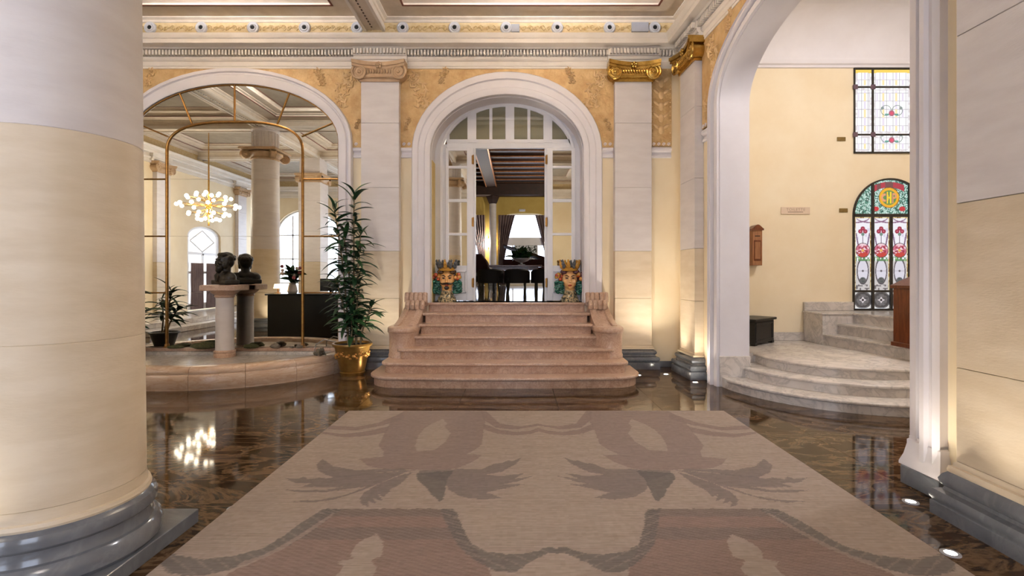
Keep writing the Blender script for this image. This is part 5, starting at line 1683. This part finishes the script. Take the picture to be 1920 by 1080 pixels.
# grand piano
pn = thing('grand_piano', 'dark grand piano with raised lid behind the dining table', 'piano', (qx(985, 17.5), 17.5, ZL))
ol = [(-.75, -.9), (.75, -.9), (.75, -.2), (.70, .4), (.45, .8), (.2, 1.1), (-.2, 1.25), (-.55, 1.15), (-.75, .9)]
MB().prism(ol, .62, .98, 'z').build('body', velvet, pn)
mb = MB(); mb.rings([[(x, y, .99 + (x + .75) * -.05 + .45 * (1 - (x + .75) / 1.5)) for x, y in ol], [(x, y, 1.02 + .45 * (1 - (x + .75) / 1.5)) for x, y in ol]]); mb.build('lid', velvet, pn)
MB().box(-.72, .72, -1.12, -.9, .66, .74, .01).build('keyboard_shelf', velvet, pn)
for (sx, sy_) in ((-.6, -.8), (.6, -.8), (0, 1.0)): MB().lathe([(.03, 0), (.05, .1), (.07, .45), (.05, .5), (.08, .62)], 12, (sx, sy_, 0)).build('leg', blackwood, pn)
# column and sconce between the far windows
cl = thing('dining_column', 'slender pale column with dark capital between the dining room windows', 'column', (qx(924, 22.7), 22.72, ZL))
MB().box(-.2, .2, -.2, .2, 0, .25, .01).build('base', greym, cl); MB().lathe([(.16, .25), (.155, 3.5), (.15, 3.65)], 24).build('shaft', stone_hi, cl); MB().lathe([(.16, 3.65), (.19, 3.7), (.3, 3.98), (.3, 4.0)], 4).build('capital', ceilwood, cl)
sn = thing('wall_sconce', 'glowing wall sconce on the yellow wall beside the column', 'sconce', (qx(917, 22.9), 22.92, qz(455, 22.9)))
MB().lathe([(.0, -.2), (.05, -.18), (.08, 0), (.06, .16), (0, .18)], 14).build('shade', sconce_e, sn); MB().box(-.03, .03, 0, .08, -.25, .25, .01).build('backplate', brightbrass, sn)
lamp('sconce_light', 'POINT', (0, -.2, 0), 40, WARM, .1, parent=sn)
gt = thing('gilt_console', 'small gilt console table at the foot of the far column', 'table', (qx(921, 22.3), 22.3, ZL))
MB().box(-.32, .32, -.15, .15, .58, .66, .01).build('tabletop', gold, gt)
for sx in (-.27, .27): MB().lathe([(.03, 0), (.025, .3), (.04, .58)], 10, (sx, 0, 0)).build('leg', gold, gt)
# curtains tied back at the far windows
def tied(side):
    def f(t):
        w = .34 + .66 * max(0, (t - .33) / .67) ** 1.2 if t > .33 else .34 + .14 * (1 - t / .33)
        return (0, w) if side < 0 else (1 - w, 1)
    return f
for i, cx_ in enumerate((-2.62, .40, 3.3)):
    for sg in (-1, 1):
        mb = MB(); xa, xb = (cx_ - 1.2, cx_ - .45) if sg < 0 else (cx_ + .45, cx_ + 1.2)
        curtain(mb, xa, xb, ZL + .02, 4.28, 22.93, .05, 6, tied(sg), 72, 18)
        o = mb.build('curtain', curtainm)
        wn = ['leftmost', 'middle', 'rightmost'][i]
        tag(o, 'taupe tied back curtain on the %s side of the %s far dining room window' % ('left' if sg < 0 else 'right', wn), 'curtain')
ex = thing('emergency_light', 'small white emergency light above the far middle window', 'lamp', (qx(979, 22.95), 22.98, qz(394, 22.95)))
MB().box(-.14, .14, -.05, 0, -.05, .05, .01).build('housing', ringm, ex)
lamp('dining_fill_light', 'POINT', (2.6, 17.0, 4.6), 130, WARM, .12)  # bare fill light without a fixture, added to brighten the dining room

# ------------------------------------------------------------------ hall lamp, added out of view to light the stair hall
hlmp = thing('added_hall_lamp', 'added round white ceiling lamp, out of view, lighting the stair hall', 'lamp', (5.6, 5.2, 5.95))
MB().lathe([(0, -.14), (.16, -.12), (.25, -.05), (.27, .05), (0, .05)], 24).build('dome', emis('added_dome_glow', '#fff0dc', 2.5), hlmp)
lamp('hall_fill_light', 'POINT', (0, 0, -.3), 68, SOFT, .25, parent=hlmp)

# ------------------------------------------------------------------ bowl lamps added in the coffers, out of view, as fill light
alab = emis('added_alabaster_glow', '#fff0da', .8)
def fill_bowl_lamp(label, x, y, energy):
    r = thing('added_bowl_lamp', label, 'lamp', (x, y, 6.09))
    MB().lathe([(0, -.42), (.15, -.41), (.33, -.34), (.45, -.22), (.46, -.20), (.44, -.20), (.30, -.32), (0, -.38)], 32).build('bowl', alab, r)
    MB().tube([(0, 0, -.38), (0, 0, 0)], .015, 8).build('stem', brass, r)
    for k in range(3):
        aa = 2 * PI * k / 3; MB().tube([(.44 * math.cos(aa), .44 * math.sin(aa), -.21), (.03 * math.cos(aa), .03 * math.sin(aa), -.02)], .006, 6).build('chain', brass, r)
    lamp('bowl_fill_light', 'POINT', (0.06, 0, -.24), energy, SOFT, .10, parent=r)
fill_bowl_lamp('added alabaster bowl lamp, out of view, as fill light above the rug', .25, 6.3, 285)
fill_bowl_lamp('added alabaster bowl lamp, out of view, as fill light in front of the mirror', -4.8, 6.4, 255)
